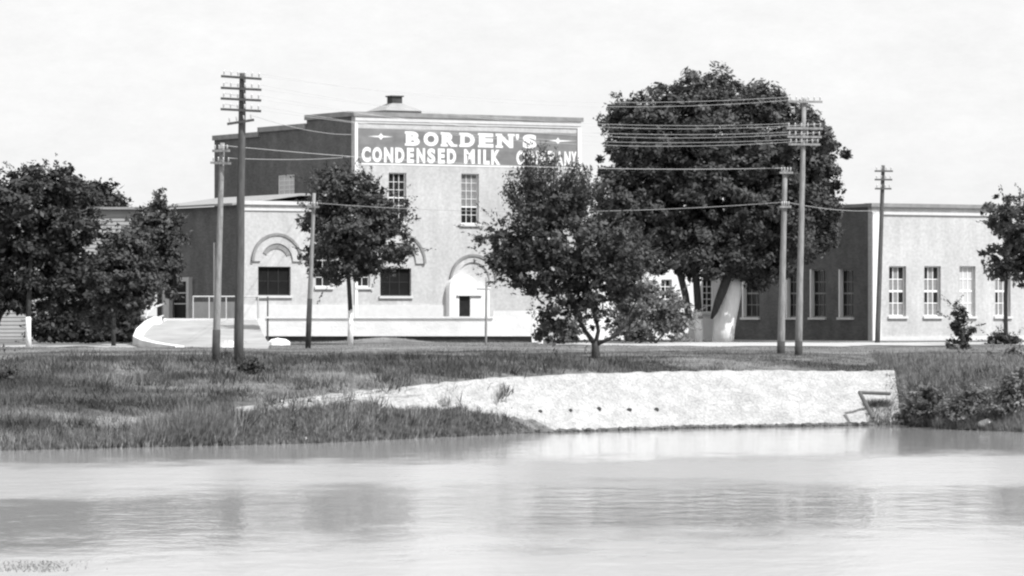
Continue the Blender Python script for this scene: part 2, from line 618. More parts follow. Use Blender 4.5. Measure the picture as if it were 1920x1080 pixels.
def window(parent, mp_, side, s0, s1, z0, z1, cols, rows, glass, inset=0.16, fw=0.07, mw=0.03, sill=True, frame=None,
           special=None, label=None, rail=None):
    frame = frame or M['white_paint']
    b = MB()
    mbox(b, mp_, s0, s0 + fw, inset, inset + 0.08, z0, z1)
    mbox(b, mp_, s1 - fw, s1, inset, inset + 0.08, z0, z1)
    mbox(b, mp_, s0 + fw, s1 - fw, inset, inset + 0.08, z0, z0 + fw)
    mbox(b, mp_, s0 + fw, s1 - fw, inset, inset + 0.08, z1 - fw, z1)
    a0, a1, c0, c1 = s0 + fw, s1 - fw, z0 + fw, z1 - fw
    pw, ph = (a1 - a0) / cols, (c1 - c0) / rows
    for i in range(1, cols):
        mbox(b, mp_, a0 + i * pw - mw / 2, a0 + i * pw + mw / 2, inset + 0.012, inset + 0.07, c0, c1)
    for j in range(1, rows):
        k = 2.4 if rail == j else 1
        mbox(b, mp_, a0, a1, inset + 0.012 - 0.004 * (k > 1) + 0.002, inset + 0.066, c0 + j * ph - mw * k / 2, c0 + j * ph + mw * k / 2)
    wdw = b.build('window', frame, parent)
    if label:
        wdw['label'] = label
    for i in range(cols):
        for j in range(rows):
            g = glass
            if special and special(i, j):
                g = special(i, j)
            key = (side, round(pw, 4), round(ph, 4), g.name)
            if key not in _pane:
                bb = MB()
                x_, y_ = (pw / 2 - 0.003, 0.004) if side == 0 else (0.004, pw / 2 - 0.003)
                bb.box(-x_, x_, -y_, y_, -ph / 2 + 0.003, ph / 2 - 0.003)
                me = bb.mesh('pane')
                me.materials.append(g)
                _pane[key] = me
            link('pane', _pane[key], wdw, mp_(a0 + (i + .5) * pw, inset + 0.045, c0 + (j + .5) * ph))
    if sill:
        b = MB()
        mbox(b, mp_, s0 - 0.1, s1 + 0.1, -0.12, inset + 0.1, z0 - 0.14, z0 - 0.004)
        b.build('sill', M['trim'], wdw)
    return wdw


def arch(parent, u, z, r0, r1, d0, d1, mat, name='arch', a0=0.0, a1=math.pi, n=22):
    """half ring of masonry on the front wall, from d0 proud (negative y) to d1"""
    b = MB()
    for i in range(n + 1):
        t = a0 + (a1 - a0) * i / n
        for r in (r0, r1):
            for d in (d0, d1):
                b.v.append((u + r * math.cos(t), d, z + r * math.sin(t)))
    for i in range(n):
        k = 4 * i
        b.f += [(k, k + 4, k + 6, k + 2), (k + 1, k + 3, k + 7, k + 5), (k, k + 1, k + 5, k + 4), (k + 2, k + 6, k + 7, k + 3)]
    b.f += [(0, 2, 3, 1), (4 * n, 4 * n + 1, 4 * n + 3, 4 * n + 2)]
    return b.build(name, mat, parent)


GB = 2.80     # foot of the buildings
A30 = R(30)
FM = Frame(665, 245.0, A30)
fac = empty('milk_factory', (FM.O.x, FM.O.y, 0), A30)
tag(fac, 'tall factory with pale front, stepped dark brick side and painted milk sign', 'factory building')

uR = FM.front(1088, 400)[0]
zTop = FM.front(665, 217.5)[1]
fr = fmap(0.0)
W2 = []        # openings of the front wall


def opening(fm, px0, px1, py0, py1, yl=0.0):
    a, zt = fm.front(px0, py0, yl)
    b_, zb = fm.front(px1, py1, yl)
    zt2 = fm.front((px0 + px1) / 2, py0, yl)[1]
    zb2 = fm.front((px0 + px1) / 2, py1, yl)[1]
    return (a, b_, zb2, zt2)


def sopening(fm, px0, px1, py0, py1, xl=0.0):
    a, b_ = fm.side(px1, py0, xl)[0], fm.side(px0, py0, xl)[0]
    zt = fm.side((px0 + px1) / 2, py0, xl)[1]
    zb = fm.side((px0 + px1) / 2, py1, xl)[1]
    return (a, b_, zb, zt)


w_up1 = opening(FM, 729, 762, 324, 417)
w_up2 = opening(FM, 865, 898, 326, 420)
w_gr2 = opening(FM, 713, 771, 503, 555)
w_gr1 = opening(FM, 484, 545, 500, 554)
w_sm1 = opening(FM, 592, 622, 470, 538)
w_sm2 = opening(FM, 668, 694, 470, 538)
wall('front_wall', fr, 0, uR, GB, zTop - 0.003, 0.4, [w_up1, w_up2, w_gr2, w_sm2], M['pale_brick'], fac)
window(fac, fr, 0, *w_up1, 3, 6, M['glass'], rail=3)
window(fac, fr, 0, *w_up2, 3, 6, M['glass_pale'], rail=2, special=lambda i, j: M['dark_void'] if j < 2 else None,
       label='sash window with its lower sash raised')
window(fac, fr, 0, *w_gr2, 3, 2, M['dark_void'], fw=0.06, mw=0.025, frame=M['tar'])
window(fac, fr, 0, *w_sm2, 2, 4, M['glass'])

# side wall in three steps
v1, v2, v3 = FM.side(575, 300)[0], FM.side(487, 300)[0], FM.side(402, 300)[0]
z1, z2, z3 = zTop, FM.side(531, 244.5)[1], FM.side(444, 260)[1]
sd_ = smap(0.0)
w_s = sopening(FM, 521, 552, 328, 366)
for a, b_, zt in ((0.4, v1, z1), (v1, v2, z2), (v2, v3, z3)):
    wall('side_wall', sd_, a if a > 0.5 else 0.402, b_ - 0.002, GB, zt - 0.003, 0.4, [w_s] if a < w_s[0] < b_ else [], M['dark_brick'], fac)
    b = MB()
    mbox(b, sd_, a - (0.0 if a > 0.5 else -0.16), b_ + 0.05, -0.14, 0.55, zt, zt + 0.3)
    b.build('coping', M['coping'], fac)
window(fac, sd_, 1, *w_s, 3, 4, M['blind'], inset=0.05, label='side window with a pale blind drawn down')
# remaining walls and the roof
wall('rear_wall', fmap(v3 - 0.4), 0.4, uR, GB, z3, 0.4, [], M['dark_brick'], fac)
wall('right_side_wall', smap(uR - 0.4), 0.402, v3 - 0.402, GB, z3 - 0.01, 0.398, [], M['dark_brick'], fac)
b = MB()
b.box(0.41, uR - 0.41, 0.41, v3 - 0.41, z3 - 0.9, z3 - 0.7)
b.build('roof', M['roofing'], fac)

# front trim: coping, corbel band, pilaster strips
zc = FM.front(665, 226)[1]
b = MB()
b.box(-0.14, uR + 0.14, -0.16, 0.55, zTop, zTop + 0.26)
b.build('coping', M['coping'], fac)
b = MB()
b.box(0.0, uR, -0.09, -0.002, zc, zTop - 0.004)
b.box(0.0, uR, -0.05, -0.002, zc - 0.13, zc - 0.002)
b.build('cornice', M['trim'], fac)
zs0, zs1 = FM.front(670, 305)[1], FM.front(670, 240)[1]
b = MB()
b.box(-0.02, FM.front(669.5, 400)[0], -0.10, -0.002, GB + 0.01, zc - 0.14)
b.build('pilaster', M['white_paint'], fac)
b = MB()
b.box(FM.front(1082, 400)[0], uR + 0.02, -0.10, -0.002, GB + 0.01, zc - 0.14)
b.build('pilaster', M['white_paint'], fac)

# the painted sign
uL, uRr = FM.front(671, 270)[0], FM.front(1081, 270)[0]
b = MB()
b.box(uL, uRr, -0.006, -0.002, zs0, zs1)
panel = b.build('sign_panel', M['sign_ground'], fac)
panel['label'] = "faded grey painted sign reading BORDEN'S CONDENSED MILK COMPANY"
b = MB()
b.box(uL, uRr, -0.02, -0.002, zs0 - 0.10, zs0 - 0.02)
b.build('sign_border', M['sign_white'], panel)


def glyph(ch, u0, u1, z0, z1, bold, slab=False):
    cu = bpy.data.curves.new('letter', 'FONT')
    cu.body = ch
    cu.size = 1
    cu.offset = bold
    cu.resolution_u = 4
    ob = bpy.data.objects.new('letter_source', cu)
    col.objects.link(ob)
    dg = bpy.context.evaluated_depsgraph_get()
    me = bpy.data.meshes.new_from_object(ob.evaluated_get(dg))
    bpy.data.objects.remove(ob)
    n = len(me.vertices)
    co = np.empty(n * 3, dtype=np.float32)
    me.vertices.foreach_get('co', co)
    co = co.reshape(-1, 3)
    lo, hi = co.min(0), co.max(0)
    u = u0 + (co[:, 0] - lo[0]) / (hi[0] - lo[0]) * (u1 - u0)
    z = z0 + (co[:, 1] - lo[1]) / (hi[1] - lo[1]) * (z1 - z0)
    me.vertices.foreach_set('co', np.column_stack([u, np.full(n, -0.010), z]).astype(np.float32).ravel())
    me.materials.clear()
    me.materials.append(M['sign_white'])
    me.update()
    me.name = 'letter'
    lt = link('letter', me, panel)
    lt['label'] = 'white painted letter ' + ('apostrophe' if ch == "'" else ch)
    if slab:
        W, H = u1 - u0, z1 - z0
        b = MB()
        feet = {'B': [(-.08, .5, 0), (-.08, .5, 1)], 'R': [(-.08, .42, 0), (.62, 1.08, 0), (-.08, .5, 1)], 'D': [(-.08, .5, 0), (-.08, .5, 1)],
                'E': [(-.08, .6, 0), (-.08, .6, 1)], 'N': [(-.1, .36, 0), (-.1, .3, 1), (.66, 1.1, 1)]}.get(ch, [])
        for a0, a1, top in feet:
            zz = z1 - 0.16 * H if top else z0
            MB().box(u0 + a0 * W, u0 + a1 * W, -0.017, -0.013, zz, zz + 0.16 * H).build('letter_serif', M['sign_white'], panel)


za, zb_ = FM.front(670, 244)[1], FM.front(670, 271)[1]
for ch, a, b_ in (('B', 761, 787), ('O', 794, 822), ('R', 828, 855), ('D', 863, 890), ('E', 898, 925), ('N', 932, 962), ('S', 980, 1006)):
    glyph(ch, FM.front(a, 260)[0], FM.front(b_, 260)[0], zb_, za, 0.06, True)
glyph("'", FM.front(967, 260)[0], FM.front(973, 260)[0], zb_ + (za - zb_) * 0.6, za, 0.02)
za, zb_ = FM.front(670, 275)[1], FM.front(670, 303.5)[1]
for ch, a, b_ in (('C', 678, 695), ('O', 698, 716), ('N', 720, 737), ('D', 741, 758), ('E', 763, 776), ('N', 781, 797), ('S', 801, 816), ('E', 821, 834),
                  ('D', 838, 855), ('M', 870, 890), ('I', 896, 901), ('L', 906, 918), ('K', 921, 938),
                  ('C', 968, 983), ('O', 986, 1002), ('M', 1005, 1023), ('P', 1027, 1040), ('A', 1042, 1056), ('N', 1058, 1070), ('Y', 1071, 1081)):
    glyph(ch, FM.front(a, 290)[0], FM.front(b_, 290)[0], zb_, za, 0.055)
for px0, pxc, px1, py in ((690, 714, 737, 255), (1028, 1046, 1074, 255)):
    b = MB()
    z = FM.front(670, py)[1]
    a, c, d = [FM.front(q, 260)[0] for q in (px0, pxc, px1)]
    b.quad((a, -0.010, z), (c, -0.010, z - 0.06), (d, -0.010, z), (c, -0.010, z + 0.06))
    b.quad((c - 0.18, -0.013, z), (c, -0.013, z - 0.2), (c + 0.18, -0.013, z), (c, -0.013, z + 0.2))
    b.build('sign_ornament', M['sign_white'], panel)

# roof lantern
lY = 8.0
lu, lz = FM.front(740, 208, lY)
lw = FM.front(777, 208, lY)[0] - lu
zcap0, zcap1 = FM.front(738, 194, lY)[1], FM.front(738, 182, lY)[1]
b = MB()
b.box(lu - lw * .92, lu + lw * .92, lY - 1.1, lY + 1.1, z3 - 0.7, lz - 0.05)
n = len(b.v)
b.v += [(lu - lw, lY - 1.25, lz - 0.04), (lu + lw, lY - 1.25, lz - 0.04), (lu + lw, lY + 1.25, lz - 0.04), (lu - lw, lY + 1.25, lz - 0.04),
        (lu - .35, lY - .35, zcap0), (lu + .35, lY - .35, zcap0), (lu + .35, lY + .35, zcap0), (lu - .35, lY + .35, zcap0)]
b.f += [(n, n + 1, n + 5, n + 4), (n + 1, n + 2, n + 6, n + 5), (n + 2, n + 3, n + 7, n + 6), (n + 3, n, n + 4, n + 7), (n, n + 3, n + 2, n + 1)]
lant = b.build('roof_lantern', M['roofing'], fac)
b = MB()
b.box(lu - .34, lu + .34, lY - .34, lY + .34, zcap0 - 0.02, zcap1)
b.box(lu - .42, lu + .42, lY - .42, lY + .42, zcap1 + 0.002, zcap1 + 0.08)
b.build('ventilator_cap', M['tar'], lant)

# arches over the ground-floor openings
for pc, py, ro, ri in ((518, 490, 43, 30), (745, 494, 48, 34), (886, 527, 40, 31)):
    u, z = FM.front(pc, py)
    k = FM.front(pc + 10, py)[0] - u
    k /= 10
    ar = arch(fac, u, z, ri * k, ro * k, -0.10, -0.002, M['pale_brick'])
    arch(fac, u, z, ro * k + 0.002, ro * k + 0.15, -0.16, -0.002, M['coping'], 'drip_mould')
    if pc != 886:
        arch(fac, u, z, ri * k - 0.30, ri * k - 0.003, -0.05, -0.002, M['coping'], 'inner_mould', R(25), R(150))  # dark ring: shadow of the arch recess put into colour

# low left block, its front in line with the tall front
uA = FM.front(456, 450)[0]
zl = FM.front(500, 384)[1]
wall('low_front_wall', fr, uA, -0.003, GB, zl, 0.4, [w_gr1, w_sm1], M['pale_brick'], fac)
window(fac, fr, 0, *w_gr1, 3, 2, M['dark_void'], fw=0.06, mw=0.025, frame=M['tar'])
window(fac, fr, 0, *w_sm1, 2, 4, M['glass'])
b = MB()
b.box(uA - 0.12, -0.16, -0.14, 0.5, zl + 0.003, zl + 0.22)
b.box(uA, -0.12, -0.07, -0.002, zl - 0.34, zl - 0.22)
b.build('cornice', M['trim'], fac)
vB = FM.side(300, 450, uA)[0]
lsd = smap(uA)
door = sopening(FM, 324, 356, 528, 592, uA)
door = (door[0], door[1], GB + 0.01, door[3])
zle = FM.side(430, 386, uA)[1]
wall('low_side_wall', lsd, 0.402, vB, GB, zle, 0.4, [door], M['dark_brick'], fac)
wall('low_rear_wall', fmap(vB - 0.4), uA + 0.402, -0.01, GB, zle - 0.01, 0.4, [], M['dark_brick'], fac)
b = MB()
xr = uA * 0.45
ov = uA - 0.45
b.v += [(ov, 0.51, zle + .01), (ov, vB + .3, zle + .01), (xr, vB + .3, zle + .62), (xr, 0.51, zle + .62), (-0.01, vB + .3, zle + .62), (-0.01, 0.51, zle + .62),
        (ov, 0.51, zle + .13), (ov, vB + .3, zle + .13), (xr, vB + .3, zle + .76), (xr, 0.51, zle + .76), (-0.01, vB + .3, zle + .76), (-0.01, 0.51, zle + .76)]
b.f += [(0, 3, 2, 1), (3, 5, 4, 2), (6, 7, 8, 9), (9, 8, 10, 11), (0, 1, 7, 6), (1, 2, 8, 7), (2, 4, 10, 8), (4, 5, 11, 10), (5, 3, 9, 11), (3, 0, 6, 9)]
b.build('low_roof', M['roofing'], fac)
# side door with pale frame
b = MB()
mbox(b, lsd, door[0] - .35, door[0], -0.25, 0.2, door[2], door[3] + .25)
mbox(b, lsd, door[1], door[1] + .9, -0.25, 0.2, door[2], door[3] + .25)
mbox(b, lsd, door[0] + .002, door[1] - .002, -0.25, 0.2, door[3], door[3] + .25)
dfr = b.build('door_frame', M['grey_concrete'], fac)
b = MB()
mbox(b, lsd, door[0] + .01, door[1] - .01, 0.12, 0.17, door[2], door[3] - .01)
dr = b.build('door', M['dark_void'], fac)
b = MB()
for zz in (.36, .62, .8):
    q = door[2] + (door[3] - door[2]) * zz
    mbox(b, lsd, door[0] + .02, door[1] - .02, 0.07, 0.118, q, q + .07)
b.build('door_rail', M['grey_concrete'], dr)
# painted plinth along the side and front of the low block
zp = FM.side(400, 566, uA)[1]
b = MB()
mbox(b, lsd, -0.05, door[0] - .36, -0.07, -0.002, GB, zp)
b.build('plinth', M['grey_concrete'], fac)
b = MB()
b.box(uA, FM.front(840, 600)[0], -0.07, -0.002, GB, FM.front(600, 572)[1])
b.build('plinth', M['trim'], fac)
b = MB()
q = FM.side(405, 500, uA)[0]
b.tube([(uA - .1, q, FM.side(405, 455, uA)[1]), (uA - .1, q, FM.side(405, 566, uA)[1])], 0.06)
b.build('downpipe', M['trim'], fac)

# entrance vestibule with a round top
u0, u1, u2 = FM.front(843, 560, -0.5)[0], FM.front(897, 560, -0.5)[0], FM.front(918, 560, -0.5)[0]
zs_, zt_, zb0 = FM.front(870, 541, -0.5)[1], FM.front(870, 515, -0.5)[1], GB
b = MB()
dd = opening(FM, 861, 882, 555, 594, -0.5)
ves = wall('vestibule', fmap(-0.5), u0, u2, zb0, zs_, 0.2, [dd], M['white_paint'], fac)
b = MB()
b.box(u0, u0 + .2, -0.298, -0.003, zb0, zs_)
b.box(u2 - .2, u2, -0.298, -0.003, zb0, zs_)
b.box(u1 - .1, u2 + .05, -0.55, -0.003, zs_ + .002, zs_ + .1)
n = len(b.v)
cu_, ru = (u0 + u1) / 2, (u1 - u0) / 2
for i in range(15):
    t = math.pi * i / 14
    for yy in (-0.5, -0.003):
        b.v.append((cu_ + ru * math.cos(t), yy, zs_ + .003 + (zt_ - zs_) * math.sin(t)))
for i in range(14):
    b.f.append((n + 2 * i, n + 2 * i + 1, n + 2 * i + 3, n + 2 * i + 2))
b.f.append(tuple(n + 2 * i for i in range(15)))
b.build('vestibule_hood', M['white_paint'], ves)
b = MB()
b.box(dd[0], dd[1], -0.40, -0.36, dd[2], dd[3])
b.build('vestibule_window', M['glass'], ves)
b = MB()
b.box(dd[0] - .18, FM.front(903, 555, -0.5)[0], -0.62, -0.502, dd[3] + .01, dd[3] + .07)
b.build('vestibule_lintel', M['trim'], ves)

# link building between the tall factory and the right-hand one
FR = Frame(1635, 244.0, A30)
lk = empty('link_building', (FM.O.x, FM.O.y, 0), A30)
tag(lk, 'low white building half hidden by the big tree, joining the two factory blocks', 'building')
uE = FM.front(1389, 600)[0]
zk = FM.front(1250, 452)[1]
wl = [opening(FM, a, c, 524, 586) for a, c in ((1160, 1180), (1240, 1260), (1318, 1338))]
wall('front_wall', fr, uR + .03, uE, GB, zk, 0.4, wl, M['white_paint'], lk)
for q in wl:
    window(lk, fr, 0, *q, 2, 5, M['glass'], fw=0.06, mw=0.05)
b = MB()
b.box(uR + .03, uE, 0.41, 7, zk - .3, zk - .1)
b.build('roof', M['roofing'], lk)

# right-hand brick building
rb = empty('brick_building', (FR.O.x, FR.O.y, 0), A30)
tag(rb, 'one-storey factory block with pale front, dark brick side and tall sash windows', 'building')
frr = fmap(0.0)
zRT = FR.front(1640, 388)[1]
uRE = FR.front(2080, 500)[0]
fw_ = [opening(FR, a, c, 499, 593) for a, c in ((1667, 1699), (1733, 1764), (1799, 1829), (1866, 1895), (1932, 1960), (1996, 2024))]
wall('front_wall', frr, 0, uRE, GB, zRT, 0.4, fw_, M['pale_brick'], rb)
for i, q in enumerate(fw_):
    window(rb, frr, 0, *q, 3, 4, M['blind'] if i == 2 else M['glass_pale'], inset=0.22, mw=0.05, rail=2,
           special=(None if i == 2 else (lambda a, c: M['glass'] if c in (3, 1) and (a + c) % 2 == 1 else None)),
           label='tall window with its white blind drawn' if i == 2 else None)
sw = [sopening(FR, a, c, 505, 595) for a, c in ((1573, 1600), (1519, 1548), (1474, 1496), (1392, 1424))]
vRE = FR.side(1330, 500)[0]
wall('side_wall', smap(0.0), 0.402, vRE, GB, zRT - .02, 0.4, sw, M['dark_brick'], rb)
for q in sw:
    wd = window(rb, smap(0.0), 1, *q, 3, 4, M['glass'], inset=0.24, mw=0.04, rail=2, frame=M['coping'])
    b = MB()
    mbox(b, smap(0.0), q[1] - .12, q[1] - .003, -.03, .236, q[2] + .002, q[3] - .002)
    b.build('jamb', M['white_paint'], wd)  # white on this one side stands for sunlight on the reveal
b = MB()
b.box(-.16, uRE + .1, -.2, .6, zRT + .003, zRT + .22)
b.build('coping', M['coping'], rb)
b = MB()
b.box(-.16, .6, .602, vRE, zRT + .001, zRT + .2)
b.build('coping', M['coping'], rb)
zq = FR.front(1640, 402)[1]
b = MB()
b.box(.0, uRE, -.1, -.002, zq, zq + .12)
b.build('string_course', M['trim'], rb)
b = MB()
b.box(-.02, FR.front(1650, 500)[0], -.12, -.002, GB, zq - .005)
b.build('pilaster', M['white_paint'], rb)
b = MB()
b.box(.42, uRE - .1, .61, vRE - .1, zRT - .6, zRT - .4)
b.build('roof', M['roofing'], rb)
b = MB()
b.box(0, uRE, -.06, -.003, GB - .02, GB + .32)
b.build('plinth', M['trim'], rb)

# pale clapboard house behind the left-hand trees
hY = 262.0
hb = empty('clapboard_house', (PX(-120, hY), hY, 0), R(6))
tag(hb, 'pale clapboard house behind the leafy trees beside the dark brick wall', 'house')
hw = PX(262, hY) - PX(-120, hY)
hz1 = ZY(392, hY)
wall('wall', fmap(0.0), 0, hw, GB, hz1, 0.3, [], M['clapboard'], hb)
wall('wall', smap(hw - .3), .302, 7, GB, hz1, 0.3, [], M['clapboard'], hb)
bdm = None
nb = 34
for i in range(nb):
    if bdm is None:
        b = MB()
        hh = (hz1 - GB) / nb
        b.v += [(0, -.05, 0), (hw, -.05, 0), (hw, -.012, hh - .004), (0, -.012, hh - .004), (0, -.004, 0), (hw, -.004, 0), (hw, -.004, hh - .004), (0, -.004, hh - .004)]
        b.f += [(0, 1, 2, 3), (0, 4, 5, 1), (3, 2, 6, 7), (0, 3, 7, 4), (1, 5, 6, 2)]
        bdm = b.mesh('board')
        bdm.materials.append(M['clapboard'])
    link('board', bdm, hb, (0, 0, GB + i * hh))
b = MB()
b.box(-.3, hw + .3, -.35, 7.3, hz1 + .003, hz1 + .15)
b.build('roof', M['roofing'], hb)


# ------------------------------------------------------------------ walls, ramp, bank paving
def line_wall(name, p, q, z0, z1, th, mat, parent=None, off=0.0):
    """upright slab between two plan points"""
    p, q = Vector((p[0], p[1])), Vector((q[0], q[1]))
    d = (q - p).normalized()
    nrm = Vector((d.y, -d.x))
    b = MB()
    pts = [p + nrm * off, q + nrm * off, q + nrm * (off - th), p + nrm * (off - th)]
    b.v += [(a.x, a.y, z0) for a in pts] + [(a.x, a.y, z1) for a in pts]
    b.f += [(0, 3, 2, 1), (4, 5, 6, 7), (0, 1, 5, 4), (1, 2, 6, 5), (2, 3, 7, 6), (3, 0, 4, 7)]
    return b.build(name, mat, parent)


lwt = empty('low_wall', P(500, 640, 236))
tag(lwt, 'long low white wall on a dark stone footing in front of the factory', 'low wall')
a_, b__, c_ = (PX(497, 232), 232), (PX(925, 231.2), 231.2), (PX(1009, 231), 231)
sub = lwt.location


def rel(p):
    return (p[0] - sub.x, p[1] - sub.y)


zoff = sub.z
line_wall('wall_face', rel(a_), rel(b__), 3.21 - zoff, 4.19 - zoff, .35, M['white_concrete'], lwt)
line_wall('wall_face', rel(b__), rel(c_), 3.21 - zoff, 4.62 - zoff, .35, M['white_concrete'], lwt)
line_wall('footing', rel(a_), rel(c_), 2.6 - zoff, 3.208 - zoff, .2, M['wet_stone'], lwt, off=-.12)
line_wall('coping', rel(a_), rel(b__), 4.193 - zoff, 4.30 - zoff, .5, M['white_concrete'], lwt, off=.07)
line_wall('end_face', rel(c_), rel((PX(1009, 231) + .3, 240)), 2.7 - zoff, 4.6 - zoff, .35, M['white_concrete'], lwt)

# driveway ramp with curved kerb, bank wall and rails
rmp = empty('driveway_ramp', P(400, 650, 210))
tag(rmp, 'pale concrete driveway ramp with curved white kerb behind the two near poles', 'ramp')
o_ = rmp.location
left = [(346, 655, 196), (310, 650, 199), (282, 644, 203), (266, 637, 208), (272, 622, 214), (288, 607, 220), (305, 599, 226)]
right = [(500, 655, 196), (503, 650, 199), (506, 644, 204), (500, 636, 209), (492, 622, 215), (486, 608, 221), (482, 599, 226)]
lp = [P(*q) for q in left]
rp_ = [P(*q) for q in right]
b = MB()
N = 10
for p, q in zip(lp, rp_):
    for j in range(N + 1):
        v = p.lerp(q, j / N) - o_
        v.z += -.04 + random.uniform(-.02, .02)
        b.v.append(tuple(v))
for i in range(len(lp) - 1):
    for j in range(N):
        k = i * (N + 1) + j
        b.f.append((k, k + 1, k + N + 2, k + N + 1))
b.build('ramp_surface', M['ramp'], rmp, smooth=True)
b = MB()
for i, p in enumerate(lp):
    nxt = lp[min(i + 1, len(lp) - 1)] - lp[max(i - 1, 0)]
    d = Vector((nxt.x, nxt.y)).normalized()
    nn = Vector((-d.y, d.x)) * .45
    b_ = p - o_
    top = b_.z + .16
    for (ox, oy, zz) in ((0, 0, -1.4), (nn.x, nn.y, -1.4), (nn.x, nn.y, 0), (0, 0, 0)):
        b.v.append((b_.x + ox, b_.y + oy, (top if zz == 0 else 2.3 - o_.z)))
for i in range(len(lp) - 1):
    k = 4 * i
    for j in range(4):
        b.f.append((k + j, k + (j + 1) % 4, k + 4 + (j + 1) % 4, k + 4 + j))
b.f += [(0, 1, 2, 3), tuple(4 * (len(lp) - 1) + j for j in (3, 2, 1, 0))]
b.build('kerb', M['white_concrete'], rmp)
pa, pb = P(302, 600, 227), P(486, 600, 227)
line_wall('ramp_wall', (pa.x - o_.x, pa.y - o_.y), (pb.x - o_.x, pb.y - o_.y), 2.6 - o_.z, ZY(597, 227) - o_.z, .4, M['white_concrete'], rmp)
line_wall('ramp_wall', (pa.x - o_.x + .01, pa.y - o_.y), (lp[-2].x - o_.x, lp[-2].y - o_.y), 2.6 - o_.z, ZY(600, 224) - o_.z, .3, M['white_concrete'], rmp)

rl = empty('curved_railing', P(285, 610, 222))
tag(rl, 'curved iron two-rail railing at the corner of the driveway ramp', 'railing')
o_ = rl.location
for dy in (0, 22):
    pts = [P(272, 601 + dy * .7, 220), P(276, 588 + dy, 220.5), P(288, 577 + dy, 221.5), P(306, 570 + dy, 223)]
    MB().tube([p - o_ for p in pts], .05, 6).build('rail', M['grey_concrete'], rl)
for px, py0, py1, Yd in ((273, 596, 640, 220), (305, 570, 603, 223)):
    MB().tube([P(px, py0, Yd) - o_, P(px, py1, Yd) - o_], .05, 6).build('post', M['iron'], rl)

rl = empty('pipe_railing', P(420, 600, 230))
tag(rl, 'thin pipe railing on the wall below the dark brick side of the factory', 'railing')
o_ = rl.location
MB().tube([P(362, 556, 230) - o_, P(484, 556, 230) - o_], .035, 6).build('rail', M['trim'], rl)
for px in (362, 392, 424, 456, 484):
    MB().tube([P(px, 555, 230) - o_, P(px, 640, 230) - o_], .03, 6).build('post', M['trim'], rl)
rl = empty('window_railing', P(500, 600, 232))
tag(rl, 'dark iron railing posts below the large ground-floor window with an arch', 'railing')
o_ = rl.location
for px in (484, 502):
    MB().tube([P(px, 556, 232) - o_, P(px, 642, 232) - o_], .05, 6).build('post', M['iron'], rl)
MB().tube([P(484, 563, 232) - o_, P(503, 563, 232) - o_], .035, 6).build('rail', M['iron'], rl)


# stone revetment on the bank
rv = empty('stone_revetment', (PX(1300, 163), 163, 0))
tag(rv, 'pale stone-paved slope rising from the pond, edged by grass', 'revetment')
xs_ = np.arange(PX(425, 142), PX(1676, 167) + .01, .25)
rows = 14
V = []
for j in range(rows + 1):
    t = j / rows
    dlow = np.interp(xs_, [PX(a, DP(a)) for a in (425, 560, 690, 735, 880, 1000, 1060)], [2.6, 2.5, 2.4, 1.6, 1.3, .6, -.25])
    yy = np.interp(xs_, SX, SY) + dlow + t * (3.0 - dlow)
    d = yy - np.interp(xs_, SX, SY)
    zz = np.interp(xs_, TX, TZ) * d / 3 + .10
    taper = np.clip((xs_ - xs_[0]) / 2, 0, 1)
    zz = zz - .12 * (1 - taper)
    if j == 0:
        zz = zz - .22
    jj = np.random.default_rng(j).uniform(-1, 1, (2, len(xs_)))
    V.append(np.column_stack([xs_ - rv.location.x + jj[0] * .05, yy - rv.location.y, zz + jj[1] * .028]))
j0 = V[-1].copy()
j0[:, 1] += .5
j0[:, 2] += .02
V.append(j0)
j0 = j0.copy()
j0[:, 1] += .02
j0[:, 2] -= .5
V.append(j0)
nr, ncx = len(V), len(xs_)
V = np.concatenate(V).tolist()
fc = [(j * ncx + i, j * ncx + i + 1, (j + 1) * ncx + i + 1, (j + 1) * ncx + i) for j in range(nr - 1) for i in range(ncx - 1)]
me = bpy.data.meshes.new('stone_paving')
me.from_pydata(V, [], fc)
me.materials.append(M['revetment'])
link('stone_paving', me, rv)
# end wall of the paving, at the shrubs
ex = float(xs_[-1])
ey = float(np.interp(ex, SX, SY))
b = MB()
lx, ly = ex - rv.location.x, ey - rv.location.y
b.v += [(lx - .02, ly - .1, -.4), (lx + .45, ly - .1, -.4), (lx + .45, ly + 3.6, -.4), (lx - .02, ly + 3.6, -.4),
        (lx - .02, ly - .1, .12), (lx + .45, ly - .1, .12), (lx + .45, ly + 3.3, 2.14), (lx - .02, ly + 3.3, 2.14), (lx + .45, ly + 3.6, 2.1), (lx - .02, ly + 3.6, 2.1)]
b.f += [(0, 3, 2, 1), (0, 1, 5, 4), (4, 5, 6, 7), (7, 6, 8, 9), (1, 2, 8, 6, 5), (0, 4, 7, 9, 3), (2, 3, 9, 8)]
b.build('end_kerb', M['revetment'], rv)
whm = None
for px, py in ((1013, 771), (1070, 769), (1123, 767), (1180, 768), (1231, 768), (1285, 770), (1340, 771)):
    Yd = 160.0
    for _ in range(12):
        x = PX(px, Yd)
        s = float(np.interp(x, SX, SY))
        zt = float(np.interp(x, TX, TZ))
        z = ZY(py, Yd)
        Yd = s + (z - .10) / zt * 3
    if whm is None:
        b = MB()
        b.tube([(0, -.10, 0), (0, .2, 0)], [.10, .10], 10)
        whm = b.mesh('weep_pipe')
        whm.materials.append(M['tar'])
    if px < 1240:
        wh = link('weep_pipe', whm, rv, (PX(px, Yd) - rv.location.x, Yd - rv.location.y, ZY(py, Yd)))
        wh.scale = (random.uniform(.6, 1.1), 1, random.uniform(.55, 1.0))

